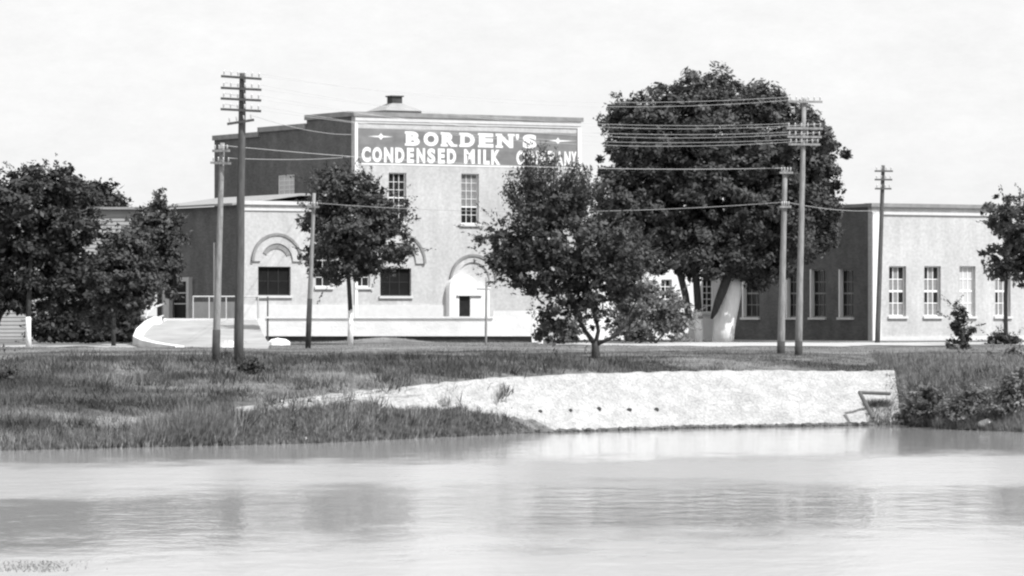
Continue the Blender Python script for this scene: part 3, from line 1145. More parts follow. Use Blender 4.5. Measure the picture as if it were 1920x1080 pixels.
# loose stones along the toe of the paving
b = MB()
for i in range(700):
    px = random.uniform(980, 1680) if random.random() < .8 else random.uniform(1180, 1640)
    x = PX(px, 163)
    y = float(np.interp(x, SX, SY)) + random.gauss(-.05, .16)
    r_ = random.uniform(.04, .15)
    b.tube([(x - r_, y, -.03 + random.uniform(0, .06)), (x - r_ * .4, y, .02), (x + r_ * .5, y + .02, .03), (x + r_, y, 0)],
           [r_ * .4, r_ * .8, r_ * .7, r_ * .3], 6, wob=.3)
tag(b.build('toe_stones', M['rubble']), 'loose dark and pale stones along the foot of the stone slope', 'stones', kind='stuff')

# timber brace at the right end
tb = empty('timber_brace', P(1630, 778, 167))
tag(tb, 'dark bent pipe standing on the stone slope near the shrubs', 'pipe brace')
o_ = tb.location
MB().tube([P(1611, 736, 166) - o_, P(1668, 738, 167.5) - o_], .075, 8).build('crossbar', M['iron'], tb)
MB().tube([P(1612, 736, 165.9) - o_, P(1637, 784, 165) - o_], .085, 8).build('strut', M['iron'], tb)


def rock(name, label, px, py, Yd, rx, rz, mat, group=None):
    b = MB()
    nlat, nlon = 5, 9
    c = P(px, py, Yd)
    for i in range(nlat + 1):
        th = math.pi * i / nlat
        for j in range(nlon):
            ph = 2 * math.pi * j / nlon
            k = random.uniform(.82, 1.15)
            b.v.append((rx * math.sin(th) * math.cos(ph) * k, rx * .8 * math.sin(th) * math.sin(ph) * k, rz * math.cos(th) * k))
    for i in range(nlat):
        for j in range(nlon):
            b.f.append((i * nlon + j, i * nlon + (j + 1) % nlon, (i + 1) * nlon + (j + 1) % nlon, (i + 1) * nlon + j))
    o = b.build(name, mat, None, loc=(c.x, c.y, gz(c.x, c.y) + rz * .45))
    return tag(o, label, 'rock', group)


rock('rock', 'white boulder on the lawn edge just left of a slim pole', 522, 648, 205, .62, .26, M['white_concrete'])
rock('rock', 'pale rock at the water edge below the right-hand shrubs', 1742, 793, 162.0, .55, .22, M['rock'])
rock('rock', 'small pale rock near the frame edge at the shrubs by the water', 1850, 796, 159, .35, .2, M['rock'])
rock('rock', 'pale stone beside the dark mound under the right-hand tree', 1872, 646, 212, .4, .2, M['rock'])
rock('rock', 'pale stones at the foot of the ramp between the two near poles', 428, 640, 196, .5, .25, M['rock'])
rock('rock', 'tiny white stone among the reeds at the water edge', 573, 829, 143.5, .12, .14, M['white_paint'])


# ------------------------------------------------------------------ poles and wires
def pole(label, px, py0, py1, Yd, r0, r1, arms, yaw, lean=0.0, tar_py=None, mat=None, group=None, cat='utility pole', name='utility_pole', braces=True):
    """arms: list of (row, half length m, tilt)"""
    mat = mat or M['pole_wood']
    base = P(px, py0, Yd)
    base.z = gz(base.x, base.y)
    top = P(px + lean, py1, Yd)
    e = empty(name, base)
    tag(e, label, cat, group)
    h = top.z - base.z
    dx = (top.x - base.x)
    pts = [(dx * t, 0, h * t) for t in np.linspace(0, 1, 9)]
    pts[0] = (0, 0, -.3)
    rr = [r0 + (r1 - r0) * t for t in np.linspace(0, 1, 9)]
    MB().tube(pts, rr, 12, wob=.05).build('shaft', mat, e, smooth=True)
    if tar_py:
        ht = ZY(tar_py, Yd) - base.z
        MB().tube([(0, 0, -.28), (dx * ht / h, 0, ht)], [r0 * 1.07, (r0 + (r1 - r0) * ht / h) * 1.07], 12).build('tarred_foot', M['tar'], e, smooth=True)
    ends = []
    for (py, hl, tilt) in arms:
        z = ZY(py, Yd) - base.z
        x0 = dx * z / h
        mt = Matrix.Translation((x0, 0, z)) @ Matrix.Rotation(yaw, 4, 'Z') @ Matrix.Rotation(tilt, 4, 'Y')
        yo = -r1 - .06
        ar = MB().box(-hl, hl, yo - .045, yo + .045, -.045, .045, mat4=mt).build('crossarm', mat, e)
        npin = 6 if hl > .6 else 4
        for i in range(npin):
            s = -hl + .1 + (2 * hl - .2) * i / (npin - 1)
            MB().tube([mt @ Vector((s, yo, .06)), mt @ Vector((s, yo, .12)), mt @ Vector((s, yo, .2)), mt @ Vector((s, yo, .23))],
                      [.015, .032, .03, .012], 7).build('insulator', M['insulator'], ar)
        ends.append([base + (mt @ Vector((s * (hl - .1), yo, .2))) for s in (-1, -.4, .4, 1)])
    return e, ends


pA, eA = pole('tall dark pole with five crossarms, taller of the two near poles', 447, 687, 137, 157, .19, .12,
              [(146, .78, .08), (167, .78, .06), (187, .78, .06), (207, .78, .06), (229, .52, -.14)], R(-12), lean=8, mat=M['pole_dark'])
pB, eB = pole('pale leaning pole with dark foot, shorter of the two near poles', 404, 682, 268, 160, .15, .09,
              [(283, .34, 0), (306, .4, .05)], R(-12), lean=13, tar_py=618)
pC, eC = pole('tall pale pole in front of the biggest tree, taller of the pair there', 1497, 668, 184, 178, .16, .09,
              [(191, .76, 0), (241, .8, 0), (257, .76, 0), (271, .7, 0)], R(14), lean=11, tar_py=640)
pD, eD = pole('shorter pale pole with small crossarms beside the tall pole at the biggest tree', 1464, 669, 318, 180, .17, .10,
              [(324, .3, 0), (388, .25, 0)], R(14), lean=8, tar_py=640)
pE, eE = pole('slender pole with three crossarms before the white corner of the right-hand building', 1645, 650, 310, 226, .15, .10,
              [(321, .5, 0), (337, .48, 0), (354, .45, 0)], R(10), lean=11, mat=M['pole_dark'])
pF, eF = pole('slim pole standing before the round-crowned young tree at the low white wall', 577, 655, 362, 196, .13, .08,
              [(388, .3, 0)], R(-10), lean=12, mat=M['pole_wood'], tar_py=560)
pG, eG = pole('thin grey post before the white entrance of the factory', 911, 648, 520, 206, .06, .05, [], 0, lean=1, cat='post', name='thin_post')


def wire(label, group, a, b_, sag, r=.010):
    a, b_ = Vector(a), Vector(b_)
    o = a.copy()
    pts = []
    for t in np.linspace(0, 1, 25):
        p = a.lerp(b_, t) - o
        p.z -= 4 * sag * t * (1 - t)
        pts.append(p)
    w_ = MB().tube(pts, r, 5).build('overhead_wire', M['wire'], None, loc=o)
    return tag(w_, label, 'wire', group)


for i in range(4):
    for k in (0, 3):
        wire('pale wire on the %s of the %s crossarm of the five-arm pole' % (['outer end', 'inner pin', '', 'right end'][k], ['topmost', 'second', 'third', 'fourth'][i]),
             'wires between the two tall poles', eA[i][k], eC[i][k], .62 + .05 * k, .0065)
wire('low pale wire from the slim pole to the shorter pole of the pair', 'low single wires', eF[0][1], eD[1][1], .42, .012)
wire('short pale wire from the shorter pole of the pair past the dark brick side', 'low single wires beyond', eD[1][2], FR.world(.3, -.1, FR.front(1652, 395)[1]), .15, .011)
wire('pale wire from the leaning pole to the top of the shorter pole', 'wires from the leaning pole', eB[0][2], eD[0][1], .35)
wire('upper pale wire from the five-arm pole to the factory corner beside the sign', 'service wires', eA[4][3], FM.world(-.05, .3, FM.side(664, 252)[1]), .2, .012)
wire('lower pale wire from the leaning pole to the factory side wall', 'service wires low', eB[1][3], FM.world(-.05, .5, FM.side(660, 294)[1]), .1, .012)


# ------------------------------------------------------------------ trees and shrubs
def unit(n):
    v = rng.normal(size=(n, 3))
    return v / np.linalg.norm(v, axis=1, keepdims=True)


def leaves(blobs, nclump, per, leaf, crad, up=0.7, spray=0.15, hollow=0.45, aspect=.55, squash=.75, twigs=None, tlen=.9):
    """blobs: world ellipsoids (centre, radii).  Returns (leaf quads, clump centres)"""
    vol = np.array([r[0] * r[2] for c, r in blobs])
    cnt = np.maximum(1, (nclump * vol / vol.sum()).astype(int))
    C = []
    for (c, r), n in zip(blobs, cnt):
        d = unit(n)
        rad = hollow + (1.02 - hollow) * rng.random(n) ** .6
        sp = rng.random(n) < spray
        rad = np.where(sp, rng.uniform(.95, 1.06, n), rad)
        lump = 1 + .16 * np.sin(d[:, 0] * 5.3 + c[0]) * np.sin(d[:, 2] * 6.1 + c[2] * 2) + .10 * np.sin(d[:, 0] * 11 + d[:, 2] * 9 + c[0])
        C.append((np.array(c) + d * np.array(r) * (rad * lump)[:, None], d, np.where(sp, .55, 1.0)))
    cen = np.concatenate([a for a, _, _ in C])
    dr = np.concatenate([a for _, a, _ in C])
    sc_ = np.concatenate([a for _, _, a in C])
    n = len(cen)
    cr = crad * rng.uniform(.55, 1.35, n) * sc_
    k = np.repeat(np.arange(n), np.maximum(4, (per * sc_ * rng.uniform(.6, 1.4, n)).astype(int)))
    m = len(k)
    off = unit(m) * (rng.random(m) ** .5)[:, None] * cr[k][:, None]
    off[:, 2] *= squash
    ctr = cen[k] + off
    nrm = unit(m) * .9 + dr[k] * .5 + np.array([0, 0, up])
    nrm /= np.linalg.norm(nrm, axis=1, keepdims=True)
    t = np.cross(nrm, unit(m))
    t /= np.linalg.norm(t, axis=1, keepdims=True)
    s = np.cross(nrm, t)
    L = leaf * np.clip(rng.lognormal(0, .45, m), .35, 2.3)[:, None]
    Wd = L * aspect
    q = np.stack([ctr - t * L, ctr + s * Wd - t * L * .1, ctr + t * L, ctr - s * Wd - t * L * .1], 1)
    # leafy twigs that stand out of the crown
    ntw = int(nclump * .22) if twigs is None else twigs
    ch = rng.choice(len(blobs), ntw, p=vol / vol.sum())
    d = unit(ntw)
    c0 = np.array([blobs[i][0] for i in ch])
    r0 = np.array([blobs[i][1] for i in ch])
    st = c0 + d * r0 * .92
    gd = d * np.array([1, 1, .7]) + rng.normal(size=(ntw, 3)) * .35 + np.array([0, 0, .12])
    gd /= np.linalg.norm(gd, axis=1, keepdims=True)
    ln = tlen * rng.uniform(.4, 1.2, ntw)
    kk = np.repeat(np.arange(ntw), 26)
    mm = len(kk)
    ctr = st[kk] + gd[kk] * (rng.random(mm) * ln[kk])[:, None] + rng.normal(size=(mm, 3)) * leaf * .55
    nrm = unit(mm) + np.array([0, 0, up])
    t = gd[kk] + unit(mm) * .5
    t /= np.linalg.norm(t, axis=1, keepdims=True)
    s = np.cross(nrm, t)
    s /= np.linalg.norm(s, axis=1, keepdims=True)
    L = leaf * rng.uniform(.5, 1.1, mm)[:, None]
    q2 = np.stack([ctr - t * L, ctr + s * L * .45, ctr + t * L, ctr - s * L * .45], 1)
    return np.concatenate([q, q2]), cen


def plant(name, label, cat, base, blobs, stems, mat, nclump, per, leaf, crad, group=None, nlimb=12, hub=None, limb_r=.06, crown='crown', **kw):
    """base (px, py, Y); blobs [(px, py, rx px, ry px, Y, rY m)]; stems [(part, [(px, py, Y, r)...], material)]"""
    bp_ = P(*base)
    bp_.z = gz(bp_.x, bp_.y)
    e = empty(name, bp_)
    tag(e, label, cat, group)
    B = [(np.array(P(a, b_, y)), np.array((rx / F * y, ry_, ry / F * y))) for a, b_, rx, ry, y, ry_ in blobs]
    q, cen = leaves(B, nclump, per, leaf, crad, **kw)
    q = q.reshape(-1, 3) - np.array(bp_)
    low = q[:, 2] > .02
    keep = low.reshape(-1, 4).all(1)
    q = q.reshape(-1, 4, 3)[keep].reshape(-1, 3)
    link(crown, np_mesh(crown, q, 4, mat), e)
    for part, pts, sm in stems:
        pp = [P(a, b_, y) - bp_ for a, b_, y, r_ in pts]
        MB().tube(pp, [r_ for *_, r_ in pts], 9, wob=.10).build(part, sm, e, smooth=True)
    if hub is not None:
        h = P(*hub)
        ids = rng.permutation(len(cen))[:nlimb]
        for i in ids:
            c = Vector(cen[i])
            mid = h.lerp(c, .5) + Vector((random.uniform(-.3, .3), random.uniform(-.3, .3), random.uniform(.0, .5)))
            MB().tube([h - bp_, mid - bp_, c - bp_], [limb_r, limb_r * .6, limb_r * .2], 6).build('limb', M['bark'], e, smooth=True)
    return e


WW, BK = M['whitewash'], M['bark']

# big round tree
plant('shade_tree', 'biggest tree, huge dark round crown on several trunks before the link building', 'tree', (1352, 645, 236),
      [(1345, 255, 150, 118, 238, 4.6), (1235, 290, 110, 100, 238, 4.0), (1460, 290, 105, 105, 238, 4.2), (1350, 370, 215, 120, 238, 5.0),
       (1215, 430, 85, 80, 237, 3.4), (1330, 465, 130, 60, 236, 3.6), (1470, 420, 95, 95, 237, 3.6), (1525, 350, 52, 80, 238, 2.5),
       (1320, 185, 70, 48, 238, 2.3), (1425, 200, 45, 40, 238, 1.6), (1175, 225, 50, 48, 238, 1.8), (1420, 490, 60, 45, 236, 2.2), (1530, 270, 30, 55, 238, 1.6), (1165, 400, 60, 85, 236, 2.2), (1160, 480, 60, 55, 235, 2.0), (1545, 420, 34, 60, 238, 1.6)],
      [('trunk', [(1353, 649, 236, .62), (1357, 615, 236, .58), (1362, 580, 236, .64), (1368, 545, 236.2, .66), (1372, 512, 236.5, .60)], WW),
       ('trunk', [(1376, 522, 236.5, .5), (1385, 440, 237, .36), (1400, 330, 237.5, .2)], BK),
       ('trunk', [(1334, 598, 235.2, .06), (1340, 585, 235.2, .17), (1347, 566, 235.2, .24), (1355, 545, 235.2, .26), (1362, 525, 235.3, .25), (1370, 495, 235.5, .22), (1380, 430, 236, .15)], BK),
       ('trunk', [(1311, 648, 236, .24), (1309, 585, 236, .22)], WW),
       ('trunk', [(1309, 586, 236, .21), (1305, 515, 236.2, .2), (1300, 420, 236.5, .15), (1290, 330, 237, .08)], BK),
       ('trunk', [(1292, 600, 236, .2), (1285, 552, 236, .2), (1274, 512, 236, .18), (1255, 420, 236.5, .12)], BK)],
      M['leaf'], 3300, 60, .105, .5, nlimb=16, hub=(1360, 440, 237), limb_r=.14, hollow=.3, spray=.02, tlen=.5, twigs=420)

# twin-layered tree with forked low trunk
plant('fork_tree', 'tree with low forked trunk and feathery top hiding the right end of the sign', 'tree', (1117, 673, 172),
      [(1085, 462, 118, 66, 172, 2.2), (985, 448, 80, 42, 172, 1.6), (1010, 500, 80, 52, 172, 1.8), (1085, 555, 88, 52, 172, 1.7), (1040, 388, 58, 42, 172, 1.1),
       (1160, 500, 70, 60, 172, 1.5), (950, 480, 42, 40, 172, 1.1), (1034, 612, 30, 28, 172, .7)],
      [('trunk', [(1117, 676, 172, .2), (1116, 650, 172, .15), (1114, 640, 172, .13)], BK),
       ('trunk', [(1115, 645, 172, .11), (1098, 622, 172, .09), (1080, 590, 172, .08), (1060, 520, 172, .05)], BK),
       ('trunk', [(1116, 648, 172, .1), (1122, 620, 172, .08), (1110, 560, 172, .07), (1080, 450, 172, .05), (1040, 330, 172, .025)], BK),
       ('trunk', [(1117, 647, 172, .09), (1145, 634, 172, .07), (1170, 612, 172, .06), (1190, 570, 172, .03)], BK)],
      M['leaf'], 600, 58, .075, .32, nlimb=14, hub=(1090, 540, 172), limb_r=.06, hollow=.25, spray=.2, tlen=1.3, twigs=300)
# feathery leading shoots of the same tree are separate upright sprays in its crown
ft = bpy.data.objects['fork_tree']
qs = []
for i in range(64):
    px = random.uniform(945, 1112)
    top = 284 + abs(px - 1020) * .6 + random.uniform(-25, 45)
    x0, x1 = 1030 + (px - 1030) * .55, px
    p0, p1 = P(x0, 420, 172 + random.uniform(-.6, .6)), P(x1, top, 172 + random.uniform(-.8, .8))
    MB().tube([p0 - ft.location, p0.lerp(p1, .5) - ft.location + Vector((0, 0, .1)), p1 - ft.location], [.03, .018, .006], 5).build('shoot', BK, ft)
    n = 170
    t = rng.random(n) ** .8
    c = np.array(p0)[None] + (np.array(p1) - np.array(p0))[None] * t[:, None] + rng.normal(size=(n, 3)) * .15
    nr_ = unit(n)
    tt = np.cross(nr_, unit(n))
    tt[:, 2] += .5
    tt /= np.linalg.norm(tt, axis=1, keepdims=True)
    ss_ = np.cross(nr_, tt)
    L = .085 * rng.uniform(.6, 1.3, n)[:, None]
    qs.append(np.stack([c - tt * L, c + ss_ * L * .4, c + tt * L, c - ss_ * L * .4], 1))
link('upper_crown', np_mesh('upper_crown', np.concatenate(qs).reshape(-1, 3) - np.array(ft.location), 4, M['leaf']), ft)

# young round tree by the low wall
plant('young_tree', 'round-crowned young tree with whitewashed trunk before the low white wall', 'tree', (656, 645, 216),
      [(660, 420, 90, 75, 216, 2.3), (625, 365, 55, 50, 216, 1.5), (700, 400, 70, 45, 216, 1.7), (648, 488, 84, 44, 216, 1.9), (700, 462, 76, 50, 216, 1.7), (610, 430, 42, 50, 216, 1.2), (650, 345, 60, 35, 216, 1.4)],
      [('trunk', [(657, 648, 216, .17), (657, 612, 216, .14), (657, 580, 216, .13)], WW),
       ('trunk', [(657, 582, 216, .13), (654, 530, 216, .11), (650, 470, 216, .09), (640, 380, 216, .04)], BK)],
      M['leaf'], 640, 56, .085, .40, nlimb=14, hub=(652, 500, 216), limb_r=.06, hollow=.3, spray=.24, tlen=1.3, twigs=170)

# left-hand trees
plant('broad_tree', 'broad dense tree with white-painted trunk at the frame edge, tallest on that side', 'tree', (53, 656, 198),
      [(60, 400, 115, 85, 200, 2.6), (-20, 440, 90, 110, 200, 2.4), (120, 450, 70, 75, 200, 1.9), (30, 520, 100, 60, 200, 2.2), (-40, 540, 70, 50, 199, 1.5), (125, 530, 70, 55, 200, 1.7), (75, 350, 70, 38, 200, 1.7)],
      [('trunk', [(54, 658, 198, .15), (53, 625, 198, .13), (53, 594, 198, .13)], WW),
       ('trunk', [(53, 596, 198, .13), (55, 540, 198.5, .12), (60, 450, 199, .08)], BK),
       ('trunk', [(-25, 650, 200, .2), (0, 590, 200, .15), (25, 555, 200, .12), (45, 520, 200, .08)], BK)],
      M['leaf_dark'], 800, 62, .10, .46, nlimb=12, hub=(50, 500, 199.5), limb_r=.08, hollow=.4, spray=.2)
plant('leafy_tree', 'leafy lower tree between the broad tree and the driveway ramp', 'tree', (213, 651, 205),
      [(225, 520, 75, 60, 206, 2.0), (190, 560, 60, 48, 206, 1.7), (250, 535, 42, 50, 206, 1.3), (235, 470, 50, 40, 206, 1.3)],
      [('trunk', [(213, 656, 205, .12), (213, 600, 205, .1), (218, 520, 205.5, .06)], BK)],
      M['leaf'], 460, 54, .09, .42, nlimb=10, hub=(215, 575, 205.4), limb_r=.05, hollow=.35, spray=.2)
plant('wall_tree', 'ragged tree standing against the dark brick side under the low roof', 'tree', (300, 640, 236),
      [(300, 430, 42, 45, 236, 1.6), (280, 470, 45, 50, 236, 1.6), (312, 500, 30, 50, 236, 1.3), (270, 410, 22, 25, 236, .9), (300, 375, 7, 26, 236, .3)],
      [('trunk', [(300, 645, 236, .15), (298, 540, 236, .12), (295, 430, 236, .07)], BK)],
      M['leaf'], 300, 52, .10, .46, nlimb=8, hub=(298, 520, 236), limb_r=.05, hollow=.3, spray=.25)
plant('far_tree', 'distant dark tree rising above the pale clapboard house roof', 'tree', (180, 640, 300),
      [(185, 385, 48, 40, 300, 2.2), (160, 400, 40, 40, 300, 2.0), (215, 400, 22, 26, 300, 1.2)],
      [('trunk', [(180, 645, 300, .3), (182, 500, 300, .22), (184, 400, 300, .1)], BK)],
      M['leaf_dark'], 280, 50, .14, .62, nlimb=6, hub=(183, 450, 300), limb_r=.1, hollow=.3)
# right-edge tree
plant('edge_tree', 'dark-leaved tree with bare slim trunk before the sash windows at the frame edge', 'tree', (1886, 640, 214),
      [(1915, 410, 62, 48, 214, 1.7), (1900, 470, 50, 40, 214, 1.5), (1960, 450, 70, 75, 214, 1.9), (1875, 500, 22, 18, 214, .7), (1915, 505, 45, 28, 214, 1.2)],
      [('trunk', [(1886, 645, 214, .12), (1885, 560, 214, .10), (1888, 500, 214, .08), (1900, 430, 214, .05)], BK)],
      M['leaf'], 360, 54, .09, .40, nlimb=10, hub=(1888, 505, 214), limb_r=.05, hollow=.3, spray=.28)


def shrub(label, px, py, Yd, blobs, mat, n, leaf=.09, crad=.28, group=None, per=36, name='shrub', **kw):
    B = [(a, b_, rx, ry, Yd + dy, max(.25, rx / F * Yd * .8)) for a, b_, rx, ry, dy in blobs]
    st = []
    for i in range(5):
        a = px + random.uniform(-8, 8)
        q = random.choice(blobs)
        st.append(('stem', [(a, py + 3, Yd, .025), ((a + q[0]) / 2, (py + q[1]) / 2, Yd, .02), (q[0] + random.uniform(-.4, .4) * q[2], q[1], Yd, .008)], BK))
    return plant(name, label, 'shrub', (px, py, Yd), B, st, mat, n, per, leaf * .72, crad, group=group, crown='foliage', **kw)


shrub('large loose shrub right of the forked tree before the white link building', 1230, 648, 222,
      [(1225, 585, 68, 55, 0), (1190, 560, 48, 40, .3), (1265, 600, 42, 38, -.2), (1180, 615, 40, 28, 0)], M['leaf_light'], 330, .12, .36, hollow=.2, spray=.25)
shrub('low leafy shrub at the end of the low white wall under the forked tree', 1050, 645, 218, [(1050, 625, 40, 22, 0)], M['leaf'], 70)
for k, (a, b_, rx, ry) in enumerate(((100, 610, 42, 42), (165, 612, 42, 40), (232, 615, 36, 36))):
    shrub(['dark hedge bush beneath the broad tree, beside its white trunk', 'dark hedge bush under the leafy tree, middle of three in the hedge',
           'dark hedge bush next to the curved white kerb of the ramp'][k], a, 645, 226,
          [(a, b_, rx, ry, 0), (a + 10, b_ + 12, rx, 24, -.4)], M['leaf_dark'], 170, .15, .45, hollow=.1, group='dark hedge under the trees')  # dark leaf colour carries the shade beneath the trees
shrub('small black-looking shrub at the foot of the five-arm pole', 473, 712, 153.5, [(473, 694, 24, 17, 0), (462, 700, 14, 11, 0)], M['leaf_dark'], 75, .07, .2, hollow=.1)
shrub('dark bush on the grass bank at the frame edge below the broad tree', 5, 738, 149, [(2, 716, 36, 22, 0), (-30, 712, 40, 28, 0)], M['leaf_dark'], 130, .08, .25, hollow=.1)
shrub('tiny bush between the feet of the two near poles', 427, 678, 163, [(425, 668, 9, 10, 0)], M['leaf_dark'], 18, .06, .14)
shrub('dark low mound of leaves round the slim trunk at the frame edge', 1880, 648, 211,
      [(1872, 636, 18, 12, 0), (1893, 636, 18, 10, 0), (1862, 640, 9, 8, 0)], M['leaf_dark'], 90, .1, .22, hollow=.05)
shrub('tall thin sapling before the sash window with the drawn blind', 1798, 668, 195,
      [(1797, 600, 13, 32, 0), (1806, 625, 20, 22, 0), (1793, 648, 22, 12, 0)], M['leaf'], 60, .1, .22, name='sapling')
RS = [('broad pale bush at the end of the stone slope', 1735, 775, 163.5, [(1740, 750, 46, 26, 0), (1716, 764, 24, 15, 0)], 'leaf_light', 120),
      ('dark low bush set back behind the bush at the end of the stone slope', 1745, 730, 171, [(1742, 711, 34, 12, 0), (1770, 716, 20, 10, 0)], 'leaf_dark', 60),
      ('leafy bush low at the water edge, second from the stone slope', 1800, 795, 160.5, [(1800, 768, 40, 26, 0), (1826, 746, 28, 28, 0)], 'leaf_light', 140),
      ('tall bush at the frame edge above the water', 1885, 800, 159, [(1885, 760, 44, 40, 0), (1912, 734, 36, 44, 0)], 'leaf_light', 170),
      ('ragged bush on the bank crest beneath the slim-trunked tree', 1870, 715, 172, [(1868, 692, 42, 26, 0), (1905, 680, 30, 34, 0)], 'leaf_light', 150),
      ('small dark bush beneath the sapling on the bank crest', 1815, 700, 176, [(1812, 690, 26, 12, 0)], 'leaf_dark', 55),
      ('small round bush midway up the bank below the crest bushes', 1850, 745, 167, [(1850, 732, 22, 16, 0)], 'leaf', 60),
      ('low weedy bush overhanging the foot of the bent pipe', 1700, 796, 163.5, [(1700, 786, 24, 10, 0), (1712, 776, 18, 12, 0)], 'leaf_light', 50)]
for lab, px, py, Yd, bl, mk, n in RS:
    shrub(lab, px, py, Yd, [q for q in bl], M[mk], n, .085, .26, group='bushes on the bank beside the stone slope', hollow=.15, spray=.25)


# ------------------------------------------------------------------ grass and reeds
def blades(name, label, cat, pts, hgt, wid, lean, mat):
    n = len(pts)
    h = hgt[:, None]
    a = rng.uniform(0, 2 * math.pi, n)
    dirw = np.stack([np.cos(a), np.sin(a), np.zeros(n)], -1) * wid[:, None]
    tip = pts + np.concatenate([rng.normal(size=(n, 2)) * (lean * hgt)[:, None], h], 1)
    q = np.stack([pts - dirw, pts + dirw, tip], 1)
    o = link(name, np_mesh(name, q.reshape(-1, 3), 3, mat))
    return tag(o, label, cat, kind='stuff')


def onground(x, y, sink=.02):
    return np.column_stack([x, y, ground_z(x, y) - sink])


def off_paving(x, y):
    s = np.interp(x, SX, SY)
    d = y - s
    dl = np.interp(x, [PX(a, DP(a)) for a in (425, 560, 690, 735, 880, 1000, 1060)], [2.6, 2.5, 2.4, 1.6, 1.3, .6, -.25])
    inr = (x > PX(440, 145)) & (x < PX(1690, 166)) & (d < 3.7) & (d > dl + .05)
    inr2 = x > 1e6
    return (d > -.1) & ~inr & ~inr2


# rough bank grass, in clumps
N = 12000
cx, cy = rng.uniform(-20, 22, N), rng.uniform(134, 186, N)
den = vnoise(cx, cy, 2.2, 11) + .6 * vnoise(cx, cy, .8, 12)
ok = off_paving(cx, cy) & (den > -.95)
cx, cy, den = cx[ok], cy[ok], den[ok]
k = np.repeat(np.arange(len(cx)), 22)
x = cx[k] + rng.normal(size=len(k)) * .22
y = cy[k] + rng.normal(size=len(k)) * .22
ok = off_paving(x, y)
x, y, k = x[ok], y[ok], k[ok]
hg = (.16 + .12 * np.clip(den[k] + .3, 0, 1.5)) * rng.uniform(.5, 1.4, len(x)) * np.interp(y, [150, 166, 172], [1, .7, .35])
blades('bank_grass', 'rough clumpy grass covering the bank above the pond', 'grass', onground(x, y), hg, rng.uniform(.012, .03, len(x)), .35, M['grass_blade'])
# lawn behind
N = 90000
x, y = rng.uniform(-28, 28, N), rng.uniform(170, 232, N)
onroad = ((y > 207) & (y < 229) & (x > PX(1050, 215))) | ((y > 202) & (x < PX(510, 215)))
x, y = x[~onroad], y[~onroad]
blades('lawn_grass', 'short lawn grass between the bank and the factory', 'grass', onground(x, y), rng.uniform(.03, .09, len(x)), rng.uniform(.012, .03, len(x)), .4, M['lawn'])
# reeds along the water's edge
N = 26000
px = np.concatenate([rng.uniform(-60, 1010, N // 2), rng.normal(380, 55, N // 4), rng.uniform(600, 900, N // 4)])
yy0 = 150.0
x = PX(px, 146)
s = np.interp(x, SX, SY)
d = np.abs(rng.normal(size=len(x))) * .9 - .35
px2 = rng.uniform(420, 1010, 26000)
dm = np.interp(px2, [420, 560, 680, 720, 860, 960, 1010], [2.3, 2.3, 2.3, 1.7, 1.4, .8, .1])
px = np.concatenate([px, px2])
x2 = PX(px2, 146)
x = np.concatenate([x, x2])
s = np.interp(x, SX, SY)
d = np.where(px[:len(d)] > 600, np.minimum(d, 1.3), d)
d = np.concatenate([d, rng.uniform(-.3, 1, len(px2)) * dm])
tall = np.interp(px, [-60, 0, 250, 300, 360, 440, 480, 560, 640, 700, 760, 850, 950, 1010], [.3, .3, .4, .8, 1.0, .85, .45, .35, .4, .55, .42, .34, .25, .12])
h = tall * np.where(np.arange(len(x)) < N, 1, .7) * rng.uniform(.35, 1.15, len(x)) * (1 + .35 * vnoise(x, s, .5, 21))
pts = onground(x, s + d, .05)
pts[:, 2] = np.maximum(pts[:, 2], -.05)
blades('shore_reeds', 'reeds and tall weeds growing along the water edge', 'reeds', pts, np.maximum(h, .08), rng.uniform(.012, .042, len(x)), .24, M['reed'])
# weeds along the right-hand shore
N = 15000
px = rng.uniform(1645, 1960, N)
x = PX(px, 162)
s = np.interp(x, SX, SY)
d = np.where(rng.random(N) < .45, np.abs(rng.normal(size=N)) * 1.0 - .3, rng.uniform(0, 13, N))
d = np.where(px < 1695, np.minimum(d, 1.0), d)
h = rng.uniform(.1, .5, N)
pts = onground(x, s + d, .05)
pts[:, 2] = np.maximum(pts[:, 2], -.05)
blades('shore_weeds', 'tall weeds under the bushes by the stone slope', 'weeds', pts, h, rng.uniform(.010, .028, N), .3, M['reed'])

# taller dark weeds dotted over the bank
N = 420
cx, cy = rng.uniform(-20, 6, N), rng.uniform(136, 168, N)
ok = off_paving(cx, cy)
cx, cy = cx[ok], cy[ok]
k = np.repeat(np.arange(len(cx)), 46)
sp = rng.uniform(.08, .3, len(cx))
x = cx[k] + rng.normal(size=len(k)) * sp[k] * 1.6
y = cy[k] + rng.normal(size=len(k)) * sp[k]
blades('bank_weeds', 'taller dark weeds dotted over the grass bank', 'weeds', onground(x, y), sp[k] * 1.9 * rng.uniform(.4, 1.2, len(k)), rng.uniform(.012, .035, len(k)), .4, M['leaf'])
# weed tips breaking the near water
N = 700
x = rng.normal(PX(55, 73), .45, N)
y = rng.uniform(71.5, 74.5, N)
pts = np.column_stack([x, y, np.full(N, -.02)])
blades('water_weeds', 'sparse weed tips breaking the surface of the near water', 'weeds', pts, rng.uniform(.03, .09, N), rng.uniform(.006, .014, N), .8, M['reed'])

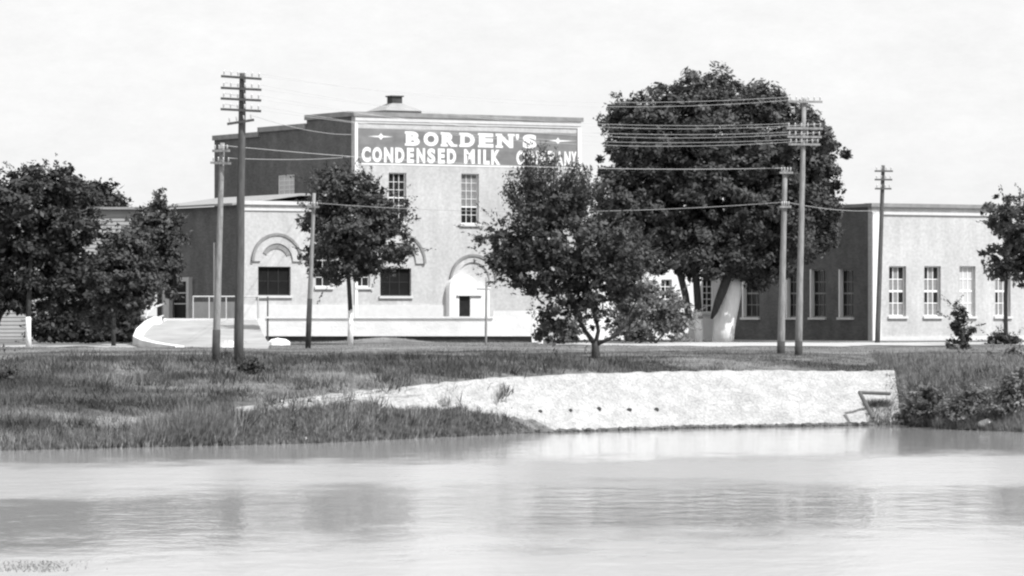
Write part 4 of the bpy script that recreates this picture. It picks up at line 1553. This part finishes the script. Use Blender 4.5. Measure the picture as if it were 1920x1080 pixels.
wp = empty('white_post', P(1013, 645, 220))
wp.location.z = gz(wp.location.x, wp.location.y)
tag(wp, 'short whitewashed post at the end of the low white wall', 'post')
MB().tube([(0, 0, -.2), (.01, 0, .3), (0, 0, .62)], [.15, .14, .13], 10, wob=.06).build('shaft', M['whitewash'], wp)
MB().tube([(0, 0, .622), (0, 0, .66), (0, 0, .70)], [.16, .16, .04], 10).build('cap', M['whitewash'], wp)

# tall reeds in ragged bunches
bx = np.concatenate([rng.uniform(300, 460, 34), rng.uniform(590, 760, 18), rng.uniform(20, 300, 10), rng.uniform(760, 960, 10), rng.uniform(465, 740, 26)])
bd = np.where(bx > 560, rng.uniform(.2, 2.0, len(bx)), rng.uniform(-.2, 1.2, len(bx)))
bd[-26:] = rng.uniform(2.2, 3.3, 26)
bh = np.where((bx > 300) & (bx < 460), rng.uniform(.7, 1.25, len(bx)), rng.uniform(.4, .8, len(bx)))
bh[-26:] = rng.uniform(.18, .5, 26)
M['reed_pale'] = material('pale_reed_blade', 0.30, 0.6, 6.0, rough=0.7, spec=0.2, trans=0.2)
k = np.repeat(np.arange(len(bx)), 46)
x = PX(bx, 145)[k] + rng.normal(size=len(k)) * .13
y = np.interp(x, SX, SY) + bd[k] + rng.normal(size=len(k)) * .12
pts = onground(x, y, .05)
pts[:, 2] = np.maximum(pts[:, 2], -.05)
blades('tall_reeds', 'tall ragged reeds standing in bunches at the water edge', 'reeds', pts, bh[k] * rng.uniform(.4, 1.1, len(k)), rng.uniform(.012, .034, len(k)), .2, M['reed_pale'])

kd = rng.permutation(len(bx))[:70]
k = np.repeat(kd, 40)
x = PX(bx, 145)[k] + .15 + rng.normal(size=len(k)) * .14
y = np.interp(x, SX, SY) + bd[k] + .2 + rng.normal(size=len(k)) * .12
pts = onground(x, y, .05)
pts[:, 2] = np.maximum(pts[:, 2], -.05)
blades('dark_reeds', 'dark leafy weeds among the tall reeds at the water edge', 'reeds', pts, bh[k] * rng.uniform(.3, .85, len(k)), rng.uniform(.02, .05, len(k)), .35, M['leaf_dark'])
